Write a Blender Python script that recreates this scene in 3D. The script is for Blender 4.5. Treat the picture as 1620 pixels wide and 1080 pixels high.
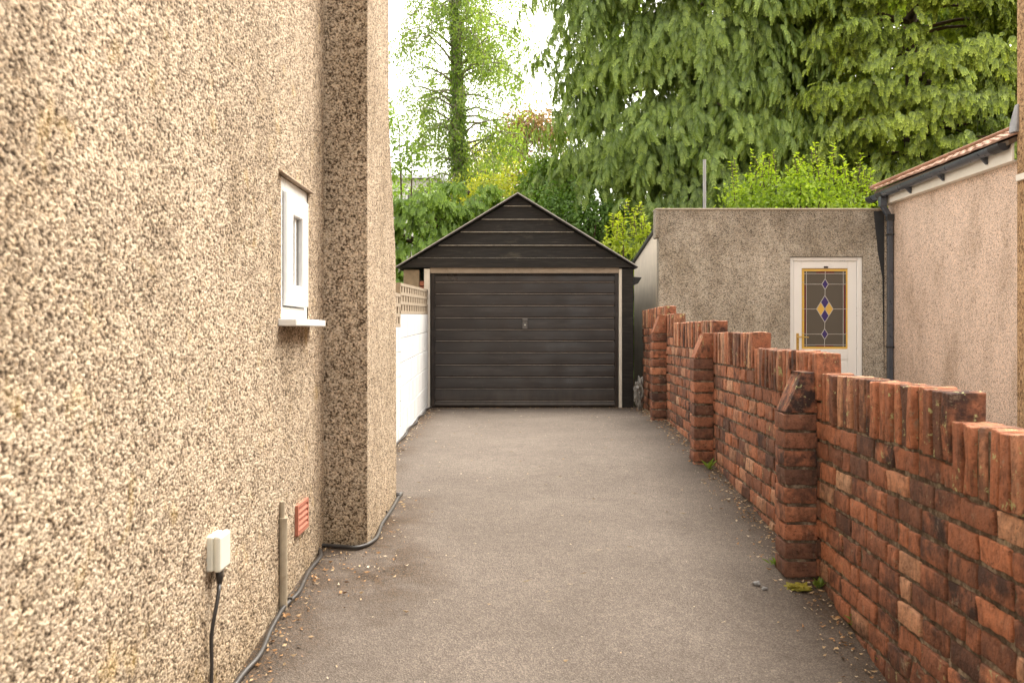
import bpy, bmesh, math, random
import numpy as np
from mathutils import Vector, Matrix, noise as mnoise
for o in list(bpy.data.objects): bpy.data.objects.remove(o)
SC = bpy.context.scene; COL = SC.collection; R = math.radians
F = 1600.0; CX = 810.0; HY = 525.0; ZC = 1.45      # focal length in photo pixels, horizon row, eye height
# ---------------------------------------------------------------- camera, sky, sun, exposure
cd = bpy.data.cameras.new('camera'); cam = bpy.data.objects.new('camera', cd); COL.objects.link(cam)
cam.location = (0, 0, ZC); cam.rotation_euler = (R(90), 0, 0)
cd.sensor_width = 36; cd.lens = 36*F/1620; cd.shift_y = -(540-HY)/1620; cd.clip_end = 2000; cd.clip_start = 0.05
cd.dof.use_dof = True; cd.dof.focus_distance = 9.5; cd.dof.aperture_fstop = 7.0
SC.camera = cam
W = bpy.data.worlds.new('World'); SC.world = W; W.use_nodes = True
wt = W.node_tree; wt.nodes.clear()
SUN_EL, SUN_AZ = 54, 42      # azimuth measured from +Y towards +X
wo = wt.nodes.new('ShaderNodeOutputWorld'); wb = wt.nodes.new('ShaderNodeBackground')
sk = wt.nodes.new('ShaderNodeTexSky'); sk.sky_type = 'NISHITA'; sk.sun_disc = False
sk.sun_elevation = R(SUN_EL); sk.sun_rotation = R(SUN_AZ); sk.dust_density = 3.0; sk.air_density = 1.0; sk.ozone_density = 1.0
hs = wt.nodes.new('ShaderNodeHueSaturation'); hs.inputs['Saturation'].default_value = 0.12; hs.inputs['Value'].default_value = 1.0
mx = wt.nodes.new('ShaderNodeMixRGB'); mx.blend_type = 'MULTIPLY'; mx.inputs[0].default_value = 1; mx.inputs[2].default_value = (1.0, 0.95, 0.86, 1)
wt.links.new(sk.outputs[0], hs.inputs['Color']); wt.links.new(hs.outputs[0], mx.inputs[1]); wt.links.new(mx.outputs[0], wb.inputs[0])
wb.inputs[1].default_value = 0.15; wt.links.new(wb.outputs[0], wo.inputs[0])
sd = bpy.data.lights.new('sun', 'SUN'); sd.energy = 1.15; sd.angle = R(55); sd.color = (1.0, 0.93, 0.82)
so = bpy.data.objects.new('sun', sd); COL.objects.link(so)
az, el = R(SUN_AZ), R(SUN_EL)
so.rotation_euler = (-Vector((math.sin(az)*math.cos(el), math.cos(az)*math.cos(el), math.sin(el)))).to_track_quat('-Z', 'Y').to_euler()
SC.view_settings.view_transform = 'Standard'; SC.view_settings.look = 'None'; SC.view_settings.gamma = 1
SC.view_settings.exposure = 2.38
SC.render.engine = 'CYCLES'
# ---------------------------------------------------------------- helpers
def P(x, y, Y): return Vector(((x-CX)/F*Y, Y, ZC+(HY-y)/F*Y))
def zr(z): return ZC+z
LY = [-60, -6, 0, 3.45, 4.14, 5.1, 6.4, 8.8, 10.5, 12.9, 400]; LH = [2.5, 1.6, 1.40, 1.19, 1.125, 1.075, 1.035, .968, .955, .967, .967]
RY = [-60, -6, 0, 3.0, 3.9, 4.85, 7.73, 10.56, 12.9, 400];     RH = [2.5, 1.75, 1.65, 1.47, 1.345, 1.19, 1.01, .918, .965, .967]
def smooth_tab(ys, hs):
    g = np.arange(-10, 16, .05); v = np.interp(g, ys, hs); k = np.hanning(19); k /= k.sum()
    return g, np.convolve(np.pad(v, 9, mode='edge'), k, mode='valid')
LG, LV = smooth_tab(LY, LH); RG, RV = smooth_tab(RY, RH)
def gz(X, Y):
    a = np.where((np.asarray(Y) > -9.5) & (np.asarray(Y) < 15.5), np.interp(Y, LG, LV), np.interp(Y, LY, LH))
    b = np.where((np.asarray(Y) > -9.5) & (np.asarray(Y) < 15.5), np.interp(Y, RG, RV), np.interp(Y, RY, RH))
    t = np.clip((np.asarray(X)+.95)/2.4, 0, 1)
    return ZC-(a*(1-t)+b*t)
def gpt(px, py, dz=0):
    Y = 4.0
    for _ in range(60):
        X = (px-CX)/F*Y; h = ZC-float(gz(X, Y)); Y = .5*Y+.5*h*F/(py-HY)
    X = (px-CX)/F*Y
    return Vector((X, Y, float(gz(X, Y))+dz))
def tag(o, label=None, cat=None, group=None, kind=None):
    if label: o['label'] = label
    if cat: o['category'] = cat
    if group: o['group'] = group
    if kind: o['kind'] = kind
    return o
def empty(name, loc, label, cat, group=None):
    o = bpy.data.objects.new(name, None); COL.objects.link(o); o.location = loc
    o.empty_display_size = .2
    return tag(o, label, cat, group)
def link(name, me, mat, parent=None):
    o = bpy.data.objects.new(name, me); COL.objects.link(o)
    for m in (mat if isinstance(mat, (list, tuple)) else [mat]): me.materials.append(m)
    if parent is not None:
        o.parent = parent
        top = parent; off = Vector(parent.location)
        while top.parent: top = top.parent; off += Vector(top.location)
        o.location = -off
    return o
class MB:
    def __init__(s): s.v = []; s.f = []; s.m = []
    def add(s, vs, fs, m=0):
        n = len(s.v); s.v += [tuple(v) for v in vs]; s.f += [tuple(i+n for i in f) for f in fs]; s.m += [m]*len(fs); return s
    def box(s, x0, x1, y0, y1, z0, z1, m=0):
        return s.add([(x0,y0,z0),(x1,y0,z0),(x1,y1,z0),(x0,y1,z0),(x0,y0,z1),(x1,y0,z1),(x1,y1,z1),(x0,y1,z1)],
              [(0,3,2,1),(4,5,6,7),(0,1,5,4),(1,2,6,5),(2,3,7,6),(3,0,4,7)], m)
    def prism(s, poly, d, m=0):
        """poly: list of 3D points; extruded by vector d"""
        n = len(poly); a = [Vector(p) for p in poly]; b = [p+Vector(d) for p in a]
        return s.add(a+b, [tuple(range(n))[::-1], tuple(range(n, 2*n))]+[(i, (i+1) % n, (i+1) % n+n, i+n) for i in range(n)], m)
    def tube(s, pts, r, seg=8, m=0, cap=True):
        pts = [Vector(p) for p in pts]; rs = r if isinstance(r, (list, tuple)) else [r]*len(pts)
        n0 = len(s.v); prev = None
        for i, p in enumerate(pts):
            d = (pts[min(i+1, len(pts)-1)]-pts[max(i-1, 0)]).normalized()
            if prev is None:
                u = d.cross(Vector((0, 0, 1)));
                if u.length < 1e-3: u = Vector((1, 0, 0))
            else: u = prev-d*prev.dot(d)
            u.normalize(); prev = u; w = d.cross(u)
            for k in range(seg):
                a = 2*math.pi*k/seg; s.v.append(tuple(p+(u*math.cos(a)+w*math.sin(a))*rs[i]))
        for i in range(len(pts)-1):
            for k in range(seg):
                a = n0+i*seg+k; b = n0+i*seg+(k+1) % seg
                s.f.append((a, b, b+seg, a+seg)); s.m.append(m)
        if cap:
            s.f.append(tuple(n0+k for k in range(seg))[::-1]); s.m.append(m)
            s.f.append(tuple(n0+(len(pts)-1)*seg+k for k in range(seg))); s.m.append(m)
        return s
    def build(s, name, mat, parent=None, bevel=0, smooth=False, segs=2):
        me = bpy.data.meshes.new(name); me.from_pydata(s.v, [], s.f); me.update()
        for i, p in enumerate(me.polygons): p.material_index = s.m[i]; p.use_smooth = smooth
        bm = bmesh.new(); bm.from_mesh(me)
        bmesh.ops.recalc_face_normals(bm, faces=bm.faces)
        if bevel:
            ed = [e for e in bm.edges if len(e.link_faces) == 2 and e.calc_face_angle(0) > .5]
            bmesh.ops.bevel(bm, geom=ed, offset=bevel, segments=segs, profile=.5, affect='EDGES')
        bm.to_mesh(me); bm.free()
        return link(name, me, mat, parent)
def np_mesh(name, V, Q, mat, parent=None, attrs=None, midx=None, smooth=False):
    V = np.asarray(V, dtype=np.float32); Q = np.asarray(Q, dtype=np.int32); k = Q.shape[1]
    me = bpy.data.meshes.new(name); me.vertices.add(len(V)); me.vertices.foreach_set('co', V.ravel())
    me.loops.add(Q.size); me.loops.foreach_set('vertex_index', Q.ravel())
    me.polygons.add(len(Q)); me.polygons.foreach_set('loop_start', np.arange(0, Q.size, k, dtype=np.int32))
    try: me.polygons.foreach_set('loop_total', np.full(len(Q), k, dtype=np.int32))
    except Exception: pass
    if midx is not None: me.polygons.foreach_set('material_index', np.asarray(midx, dtype=np.int32))
    me.polygons.foreach_set('use_smooth', np.full(len(Q), smooth))
    me.update(calc_edges=True)
    for an, av in (attrs or {}).items():
        a = me.attributes.new(an, 'FLOAT', 'POINT'); a.data.foreach_set('value', np.asarray(av, dtype=np.float32))
    return link(name, me, mat, parent)
# ---- material mini language
class NT:
    def __init__(s, name):
        s.mat = bpy.data.materials.new(name); s.mat.use_nodes = True; s.t = s.mat.node_tree; s.t.nodes.clear()
        s.out = s.n('ShaderNodeOutputMaterial'); s.tc = s.n('ShaderNodeTexCoord')
    def n(s, t, **k):
        nd = s.t.nodes.new(t)
        for a, b in k.items(): setattr(nd, a, b)
        return nd
    def l(s, a, b): s.t.links.new(a, b)
    def put(s, sock, v):
        if isinstance(v, bpy.types.NodeSocket): s.l(v, sock)
        elif isinstance(v, (tuple, list)): sock.default_value = tuple(v)+((1,) if len(v) == 3 and len(sock.default_value) == 4 else ())
        else: sock.default_value = v
    def mapping(s, scale=(1,1,1), rot=(0,0,0)):
        m = s.n('ShaderNodeMapping'); s.l(s.tc.outputs['Object'], m.inputs[0]); m.inputs['Scale'].default_value = scale; m.inputs['Rotation'].default_value = rot; return m.outputs[0]
    def noise(s, scale, detail=3, rough=.55, vec=None, dist=0):
        nd = s.n('ShaderNodeTexNoise'); s.l(vec or s.tc.outputs['Object'], nd.inputs['Vector'])
        nd.inputs['Scale'].default_value = scale; nd.inputs['Detail'].default_value = detail; nd.inputs['Roughness'].default_value = rough; nd.inputs['Distortion'].default_value = dist
        return nd.outputs['Fac']
    def vor(s, scale, feat='F1', out='Distance', vec=None, smooth=None):
        nd = s.n('ShaderNodeTexVoronoi', feature=feat); s.l(vec or s.tc.outputs['Object'], nd.inputs['Vector']); nd.inputs['Scale'].default_value = scale
        if smooth is not None: nd.inputs['Smoothness'].default_value = smooth
        return nd.outputs[out]
    def math(s, op, a, b=0, c=0, clamp=False):
        nd = s.n('ShaderNodeMath', operation=op, use_clamp=clamp); s.put(nd.inputs[0], a); s.put(nd.inputs[1], b); s.put(nd.inputs[2], c); return nd.outputs[0]
    def mix(s, f, a, b, mode='MIX'):
        nd = s.n('ShaderNodeMixRGB', blend_type=mode); s.put(nd.inputs[0], f); s.put(nd.inputs[1], a); s.put(nd.inputs[2], b); return nd.outputs[0]
    def ramp(s, f, stops, interp='LINEAR'):
        nd = s.n('ShaderNodeValToRGB'); s.put(nd.inputs[0], f); r = nd.color_ramp; r.interpolation = interp
        while len(r.elements) < len(stops): r.elements.new(.5)
        for e, (p, c) in zip(r.elements, stops):
            e.position = p; e.color = (c, c, c, 1) if isinstance(c, (int, float)) else tuple(c)+(1,)
        return nd.outputs[0]
    def attr(s, name, out='Fac'):
        nd = s.n('ShaderNodeAttribute', attribute_name=name); return nd.outputs[out]
    def z(s):
        nd = s.n('ShaderNodeSeparateXYZ'); s.l(s.tc.outputs['Object'], nd.inputs[0]); return nd.outputs
    def bump(s, h, strength, dist, prev=None):
        nd = s.n('ShaderNodeBump'); s.put(nd.inputs['Height'], h); nd.inputs['Strength'].default_value = strength; nd.inputs['Distance'].default_value = dist
        if prev is not None: s.l(prev, nd.inputs['Normal'])
        return nd.outputs[0]
    def bsdf(s, col, rough=.8, normal=None, metal=0, spec=.3, **kw):
        b = s.n('ShaderNodeBsdfPrincipled'); s.put(b.inputs['Base Color'], col); s.put(b.inputs['Roughness'], rough); s.put(b.inputs['Metallic'], metal)
        b.inputs['Specular IOR Level'].default_value = spec
        for k, v in kw.items(): s.put(b.inputs[k], v)
        if normal is not None: s.l(normal, b.inputs['Normal'])
        s.l(b.outputs[0], s.out.inputs[0]); return s.mat
def roughcast(name, pale, mid, dark, S=55, cover=.0, stain=None, disp=0, moss=0, gain=2.1, algae=0, stretch=None, foot=0):
    t = NT(name)
    if stretch:
        mp_ = t.mapping(stretch); rr_ = t.n('NodeReroute'); t.l(mp_, rr_.inputs[0]); base = rr_.outputs[0]
    else: base = t.tc.outputs['Object']
    nv = t.n('ShaderNodeTexNoise'); t.l(base, nv.inputs['Vector']); nv.inputs['Scale'].default_value = S*.9; nv.inputs['Detail'].default_value = 2
    vm = t.n('ShaderNodeVectorMath', operation='SCALE'); t.l(nv.outputs['Color'], vm.inputs[0]); vm.inputs['Scale'].default_value = .9/S
    va = t.n('ShaderNodeVectorMath', operation='ADD'); t.l(base, va.inputs[0]); t.l(vm.outputs[0], va.inputs[1]); vec = va.outputs[0]
    v = t.vor(S, vec=vec); n1 = t.noise(S*.8, 4, .65, vec=base); n2 = t.noise(S*.22, 2, .5, vec=base)
    h = t.math('ADD', t.math('MULTIPLY', t.math('SUBTRACT', 1, v), .30), t.math('MULTIPLY', t.math('ADD', n1, .13), 1.05))
    h = t.math('ADD', h, t.math('MULTIPLY', n2, .25))       # roughly 0.55 .. 1.2
    c = t.ramp(t.math('SUBTRACT', t.math('MULTIPLY', h, gain), gain*.93-.61+cover), [(.0, dark), (.2, [a*.55+b*.45 for a, b in zip(dark, mid)]), (.38, mid), (.72, pale), (1, [min(1, q*1.12) for q in pale])])
    cell = t.vor(S, out='Color', vec=vec)
    sep = t.n('ShaderNodeSeparateColor'); t.l(cell, sep.inputs[0])
    c = t.mix(1, c, t.ramp(sep.outputs[0], [(0, (.72, .70, .68)), (.5, (1, 1, 1)), (1, (1.14, 1.08, 1.0))]), 'MULTIPLY')
    big = t.noise(1.7, 4, .6, vec=t.mapping((1, 1, .55)))
    c = t.mix(1, c, t.ramp(big, [(.3, (.74, .71, .66)), (.5, (1, .99, .97)), (.7, (1.12, 1.10, 1.08))]), 'MULTIPLY')
    if stain:   # (colour, amount)
        f = t.ramp(t.noise(2.6, 5, .65, vec=t.mapping((1, 1, .35))), [(.42, 0), (.66, stain[1])])
        c = t.mix(f, c, stain[0], 'MULTIPLY')
    if algae:
        zf = t.math('ADD', t.math('MULTIPLY', t.math('SUBTRACT', t.z()[2], algae), 1.5), t.math('MULTIPLY', t.math('SUBTRACT', t.noise(3, 5, .65), .5), 2.2))
        c = t.mix(t.ramp(zf, [(0, 0), (1, .8)]), c, (.50, .47, .44), 'MULTIPLY')
    if foot:
        zf = t.math('ADD', t.math('MULTIPLY', t.math('SUBTRACT', .72, t.z()[2]), 1.6), t.math('MULTIPLY', t.math('SUBTRACT', t.noise(4, 5, .65, vec=t.mapping((1, 1, .5))), .5), 1.6))
        c = t.mix(t.ramp(zf, [(0, 0), (.9, .75)]), c, (.62, .56, .45), 'MULTIPLY')
    if moss:
        f = t.math('MULTIPLY', t.ramp(t.noise(7, 3), [(.62, 0), (.75, 1)]), moss); c = t.mix(f, c, (.55, .36, .08))
    if disp:
        dn = t.n('ShaderNodeDisplacement'); t.l(h, dn.inputs['Height']); dn.inputs['Midlevel'].default_value = .85; dn.inputs['Scale'].default_value = disp
        t.l(dn.outputs[0], t.out.inputs['Displacement']); t.mat.displacement_method = 'BOTH'
        return t.bsdf(c, .95, None, spec=.15)
    return t.bsdf(c, .95, t.bump(h, 1.0, .45/S), spec=.15)
def plain(name, col, rough=.5, vary=.12, scale=9, bump=.0, metal=0, spec=.4, streak=None, dirt=None):
    t = NT(name)
    n = t.noise(scale, 5, .6); c = t.mix(1, tuple(col), t.ramp(n, [(.25, 1-vary), (.75, 1+vary*.6)]), 'MULTIPLY')
    if streak:
        f = t.ramp(t.noise(6, 5, .7, vec=t.mapping(streak[0])), [(.5, 0), (.78, streak[2])]); c = t.mix(f, c, streak[1])
    if dirt:
        f = t.ramp(t.noise(16, 6, .7), [(.56, 0), (.74, dirt[1])]); c = t.mix(f, c, dirt[0])
    r = t.math('ADD', t.math('MULTIPLY', t.noise(scale*2.3, 4), .25), rough-.12, clamp=True)
    return t.bsdf(c, r, t.bump(t.noise(scale*12, 3), bump, .004) if bump else None, metal, spec)
def leafmat(name, col, tip=None, trans=.3, vary=.4, hue=(.9, 1.05, .7)):
    t = NT(name)
    a = t.attr('tint'); c = t.mix(1, tuple(col), t.ramp(a, [(0, [1-vary, 1-vary*.9, 1-vary]), (.6, (1, 1, 1)), (1, [1+vary*.9, 1+vary*.65, 1+vary*.2])]), 'MULTIPLY')
    if tip: c = t.mix(t.attr('tip'), c, tuple(tip))
    c = t.mix(1, c, t.ramp(t.noise(.9, 3), [(.35, (.82, .85, .8)), (.65, (1.18, 1.13, 1.0))]), 'MULTIPLY')
    d = t.n('ShaderNodeBsdfDiffuse'); t.put(d.inputs[0], c)
    tr = t.n('ShaderNodeBsdfTranslucent'); t.put(tr.inputs[0], t.mix(1, c, (1.25, 1.25, .55), 'MULTIPLY'))
    g = t.n('ShaderNodeBsdfGlossy'); g.inputs['Roughness'].default_value = .45; g.inputs[0].default_value = (1, 1, 1, 1)
    m = t.n('ShaderNodeMixShader'); m.inputs[0].default_value = trans; t.l(d.outputs[0], m.inputs[1]); t.l(tr.outputs[0], m.inputs[2])
    m2 = t.n('ShaderNodeMixShader'); m2.inputs[0].default_value = .035; t.l(m.outputs[0], m2.inputs[1]); t.l(g.outputs[0], m2.inputs[2])
    t.l(m2.outputs[0], t.out.inputs[0]); return t.mat
# ---- materials
PALE, MID, DARK = (.56, .475, .375), (.35, .275, .20), (.062, .043, .029)
M = {}
M['dash'] = roughcast('house_pebbledash', PALE, MID, DARK, 122, .15, disp=.009, moss=.25, gain=2.75, foot=1, stretch=(1, .62, 1))
M['dash_chim'] = roughcast('chimney_pebbledash', PALE, MID, DARK, 116, .16, disp=.009, gain=2.75, foot=1, stretch=(1, .8, 1))
M['dash_far'] = roughcast('house_pebbledash_plain', PALE, MID, DARK, 60, .02)
M['grey_dash'] = roughcast('outbuilding_roughcast', (.52, .48, .42), (.28, .252, .215), (.055, .049, .042), 80, -.03, stain=((.62, .60, .57), .8), gain=2.4, algae=2.45)
M['pink_dash'] = roughcast('extension_pebbledash', (.66, .53, .45), (.50, .385, .315), (.20, .14, .105), 78, -.04, gain=2.5)
M['brown_dash'] = roughcast('neighbour_roughcast', (.50, .34, .20), (.30, .19, .11), (.06, .035, .02), 50, .05)
M['side_render'] = plain('smooth_render', (.84, .74, .60), .9, .1, 4, .5, streak=((6, 6, .5), (.45, .36, .27), .5))
M['white_upvc'] = plain('white_upvc', (.88, .88, .87), .3, .02, 3, spec=.5)
M['cream_upvc'] = plain('cream_fascia', (.74, .69, .61), .4, .06, 4, spec=.5, dirt=((.45, .38, .30), .3))
M['sill'] = plain('white_sill', (.80, .79, .76), .5, .06, 8)
M['lintel'] = plain('lintel_render', (.42, .32, .23), .9, .3, 40, .9, dirt=((.12, .08, .05), .8))
M['gutter'] = plain('grey_plastic', (.06, .072, .095), .3, .2, 7, spec=.7, dirt=((.22, .20, .18), .35))
M['lead'] = plain('lead_flashing', (.30, .30, .31), .5, .3, 9, .3, metal=.2)
M['tile'] = plain('clay_tile', (.33, .19, .13), .85, .35, 14, .6, dirt=((.07, .05, .03), .8))
M['bitumen'] = plain('bitumen_paint', (.03, .031, .034), .5, .3, 6, .4)
M['steel'] = plain('galvanised_pole', (.36, .36, .35), .5, .15, 10, metal=.3)
M['terracotta'] = plain('terracotta', (.42, .155, .10), .85, .15, 25, .3)
M['conduit'] = plain('dirty_conduit', (.44, .37, .27), .6, .25, 18, .2, dirt=((.16, .11, .07), .7))
M['box_plastic'] = plain('aged_white_plastic', (.72, .70, .60), .45, .05, 8)
M['cable'] = plain('black_cable', (.045, .04, .037), .42, .3, 20, spec=.5, dirt=((.22, .18, .14), .5))
M['brass'] = plain('brass', (.62, .42, .12), .3, .1, 20, metal=.8)
M['slate'] = plain('slate_roof', (.12, .12, .13), .7, .2, 5)
M['bark'] = plain('bark', (.13, .09, .06), .95, .4, 14, .9)
M['birch_bark'] = plain('birch_bark', (.28, .24, .19), .9, .4, 12, .8, dirt=((.06, .05, .04), .9))
M['stone'] = plain('pier_stone', (.30, .235, .16), .95, .35, 12, .9)
M['jamb'] = plain('white_painted_jamb', (.70, .65, .57), .6, .1, 9, .1, dirt=((.35, .27, .19), .35))
M['lichen'] = plain('moss', (.30, .27, .04), .95, .4, 30, .8)
def mk_timber():
    t = NT('black_timber'); g = t.mapping((1.5, 1, 34))
    c = t.ramp(t.noise(3, 6, .65, vec=g), [(.3, (.006, .005, .0045)), (.55, (.015, .013, .0115)), (.70, (.045, .040, .034)), (.85, (.15, .13, .105))])
    f = t.ramp(t.noise(2.2, 5, .7, vec=t.mapping((1, 1, 2.2))), [(.60, 0), (.8, .4)]); c = t.mix(f, c, (.17, .15, .11))
    f = t.ramp(t.noise(7, 5, .7), [(.68, 0), (.8, .5)]); c = t.mix(f, c, (.13, .13, .05))
    return t.bsdf(c, .62, t.bump(t.noise(5, 5, vec=g), .5, .006), spec=.35)
M['timber'] = mk_timber()
M['timber_edge'] = plain('bleached_timber_edge', (.40, .37, .32), .8, .5, 9, .3, dirt=((.04, .036, .03), 1.0))
def mk_doorpaint():
    t = NT('garage_door_paint')
    c = t.ramp(t.noise(2, 4, .6), [(.3, (.013, .0078, .0060)), (.7, (.022, .0140, .0110))])
    f = t.ramp(t.noise(60, 3, .6), [(.73, 0), (.78, .8)]); c = t.mix(f, c, (.35, .32, .28))
    f = t.ramp(t.noise(3.1, 6, .72, vec=t.mapping((.5, 1, 3))), [(.52, 0), (.8, .35)]); c = t.mix(f, c, (.12, .10, .09))
    zf = t.math('ADD', t.math('MULTIPLY', t.math('SUBTRACT', .72, t.z()[2]), 3.2), t.math('MULTIPLY', t.math('SUBTRACT', t.noise(5, 5, .7, vec=t.mapping((2.5, 1, .6))), .5), 1.6)); c = t.mix(t.ramp(zf, [(0, 0), (1, .45)]), c, (.11, .085, .065))
    r = t.math('ADD', t.math('MULTIPLY', t.noise(3.3, 5, .6), .5), .12)
    return t.bsdf(c, r, t.bump(t.noise(1.6, 2), .25, .02), spec=.4)
M['doorpaint'] = mk_doorpaint()
M['dooredge'] = plain('door_rib_edge', (.22, .19, .165), .4, .4, 8, spec=.5, dirt=((.03, .025, .02), .9))
def mk_whiteblock():
    t = NT('white_masonry_paint'); n = t.noise(28, 5, .65)
    f = t.ramp(t.noise(3, 5, .7), [(.62, 0), (.85, .25)]); c = t.mix(f, (.64, .64, .635), (.42, .39, .34))
    return t.bsdf(c, .8, t.bump(n, .6, .012))
M['whiteblock'] = mk_whiteblock()
M['screenblock'] = plain('pierced_block_concrete', (.36, .29, .21), .95, .3, 16, .8, dirt=((.13, .10, .07), .8))
def mk_tarmac():
    t = NT('tarmac_drive')
    c = t.ramp(t.noise(240, 3, .7), [(.3, (.078, .065, .055)), (.5, (.132, .110, .094)), (.7, (.21, .178, .153))])
    v = t.vor(170, out='Color'); sp = t.n('ShaderNodeSeparateColor'); t.l(v, sp.inputs[0])
    c = t.mix(1, c, t.ramp(sp.outputs[0], [(0, .7), (.6, 1.0), (1, 1.35)]), 'MULTIPLY')
    c = t.mix(1, c, t.ramp(t.noise(1.3, 5, .6), [(.3, (.86, .84, .82)), (.7, (1.14, 1.13, 1.12))]), 'MULTIPLY')
    c = t.mix(1, c, t.ramp(t.noise(14, 5, .7), [(.3, .86), (.7, 1.12)]), 'MULTIPLY')
    cr = t.ramp(t.noise(2.2, 6, .8, dist=.6), [(.492, 0), (.5, .35), (.508, 0)]); c = t.mix(t.math('MULTIPLY', cr, t.ramp(t.noise(.7, 2), [(.5, 0), (.62, 1)])), c, (.05, .04, .034))
    c = t.mix(t.ramp(t.noise(.9, 3, .5, vec=t.mapping((1, .35, 1))), [(.56, 0), (.7, .22)]), c, (.09, .075, .065))
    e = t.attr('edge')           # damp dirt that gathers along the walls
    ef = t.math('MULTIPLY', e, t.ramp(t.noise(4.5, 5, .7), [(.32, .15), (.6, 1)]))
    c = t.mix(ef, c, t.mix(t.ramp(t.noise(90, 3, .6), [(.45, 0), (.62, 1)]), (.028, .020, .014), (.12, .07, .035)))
    return t.bsdf(c, .9, t.bump(t.math('ADD', t.noise(200, 3, .6), t.vor(170)), .9, .004), spec=.2)
M['tarmac'] = mk_tarmac()
def mk_ground():
    t = NT('garden_soil'); c = t.ramp(t.noise(6, 6, .7), [(.3, (.045, .035, .022)), (.6, (.08, .07, .035)), (.8, (.06, .09, .03))])
    return t.bsdf(c, .95, t.bump(t.noise(25, 5), .8, .02))
M['ground'] = mk_ground()
def mk_brick(name='red_brick', gain=1.0):
    t = NT(name); a = t.attr('tone'); b = t.attr('burn')
    c = t.ramp(a, [(0, (.085, .052, .043)), (.2, (.18, .092, .066)), (.45, (.30, .13, .08)), (.75, (.42, .18, .105)), (1, (.50, .32, .22))])
    c = t.mix(1, c, (gain*1.13, gain*1.11, gain*1.08), 'MULTIPLY')
    c = t.mix(1, c, t.ramp(t.noise(30, 5, .7), [(.28, (.45, .42, .40)), (.48, (1, 1, 1)), (.72, (1.35, 1.28, 1.2))]), 'MULTIPLY')
    f = t.math('MULTIPLY', t.ramp(t.noise(9, 5, .65), [(.38, 0), (.58, 1)]), b); c = t.mix(f, c, (.055, .038, .036))
    f = t.ramp(t.noise(16, 5, .7, vec=t.mapping((1, 1.6, .5))), [(.52, 0), (.68, .75)]); c = t.mix(f, c, (.075, .05, .042))
    f = t.ramp(t.noise(70, 4, .7), [(.60, 0), (.68, .85)]); c = t.mix(f, c, (.035, .024, .02))
    f = t.ramp(t.noise(11, 6, .75), [(.60, 0), (.68, .7)]); c = t.mix(f, c, (.33, .26, .19))   # efflorescence and lichen
    f = t.math('MULTIPLY', t.ramp(t.noise(23, 5, .7), [(.61, 0), (.65, 1)]), t.attr('lich')); c = t.mix(f, c, (.50, .50, .25))
    h = t.math('ADD', t.noise(28, 5, .7), t.math('MULTIPLY', t.noise(120, 3), .4))
    return t.bsdf(c, .88, t.bump(h, .9, .012), spec=.2)
M['brick'] = mk_brick()
def mk_mortar():
    t = NT('mortar'); c = t.ramp(t.noise(18, 6, .7), [(.3, (.05, .038, .028)), (.5, (.15, .118, .09)), (.62, (.38, .32, .25))])
    f = t.ramp(t.noise(9, 5, .7), [(.6, 0), (.7, .6)]); c = t.mix(f, c, (.14, .15, .05))
    return t.bsdf(c, .95, t.bump(t.noise(50, 5), 1, .015), spec=.1)
M['mortar'] = mk_mortar()
def mk_glass(name, col, rough=.08, spec=.6):
    t = NT(name); return t.bsdf(tuple(col), rough, t.bump(t.noise(60, 3), .25, .003), spec=spec)
M['glass_dark'] = mk_glass('obscure_glass', (.10, .09, .075), .22)
M['glass_win'] = mk_glass('window_glass', (.045, .038, .033), .12)
M['glass_blue'] = mk_glass('blue_glass', (.045, .03, .16), .2)
M['glass_yellow'] = mk_glass('amber_glass', (.72, .46, .10), .25)
M['glass_red'] = mk_glass('ruby_glass', (.13, .025, .03), .2)
M['came'] = plain('lead_came', (.55, .53, .50), .5, .1, 20)
def mk_clear():
    t = NT('clear_plastic'); return t.bsdf((.30, .29, .27), .18, t.bump(t.noise(40, 3), .6, .01), spec=.7, **{'Transmission Weight': .35})
M['clear'] = mk_clear()
# ---------------------------------------------------------------- ground and drive
def axis(vals): return np.array(sorted(set(vals)))
def sheet(name, xs, ys, mat, dz, edgefn=None):
    XX, YY = np.meshgrid(xs, ys); Z = gz(XX, YY)+dz
    V = np.stack([XX, YY, Z], -1).reshape(-1, 3); nx, ny = len(xs), len(ys)
    i = np.arange(nx-1)[None, :]+np.arange(ny-1)[:, None]*nx; Q = np.stack([i, i+1, i+1+nx, i+nx], -1).reshape(-1, 4)
    at = {'edge': edgefn(V)} if edgefn else None
    return np_mesh(name, V, Q, mat, attrs=at, smooth=True)
gx = axis(list(np.linspace(-400, -6, 12))+list(np.linspace(-6, 12, 30))+list(np.linspace(12, 400, 12)))
gy = axis(list(np.linspace(-60, -8, 8))+list(np.arange(-8, 18, .25))+list(np.linspace(18, 600, 20)))
tag(sheet('ground', gx, gy, M['ground'], -.03), kind='structure')
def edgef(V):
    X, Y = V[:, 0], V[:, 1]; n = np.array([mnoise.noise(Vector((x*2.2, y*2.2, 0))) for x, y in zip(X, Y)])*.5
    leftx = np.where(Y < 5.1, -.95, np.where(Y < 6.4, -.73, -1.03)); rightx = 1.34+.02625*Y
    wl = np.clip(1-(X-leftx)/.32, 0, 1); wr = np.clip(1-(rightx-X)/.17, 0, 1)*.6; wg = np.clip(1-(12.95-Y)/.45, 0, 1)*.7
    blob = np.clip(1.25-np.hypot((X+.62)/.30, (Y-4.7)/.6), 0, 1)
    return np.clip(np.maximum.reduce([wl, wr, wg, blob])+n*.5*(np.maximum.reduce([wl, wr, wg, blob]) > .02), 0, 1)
drv = sheet('driveway', np.arange(-1.3, 1.86, .05), np.arange(-4, 13.15, .06), M['tarmac'], 0, edgef); tag(drv, kind='structure')
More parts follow.
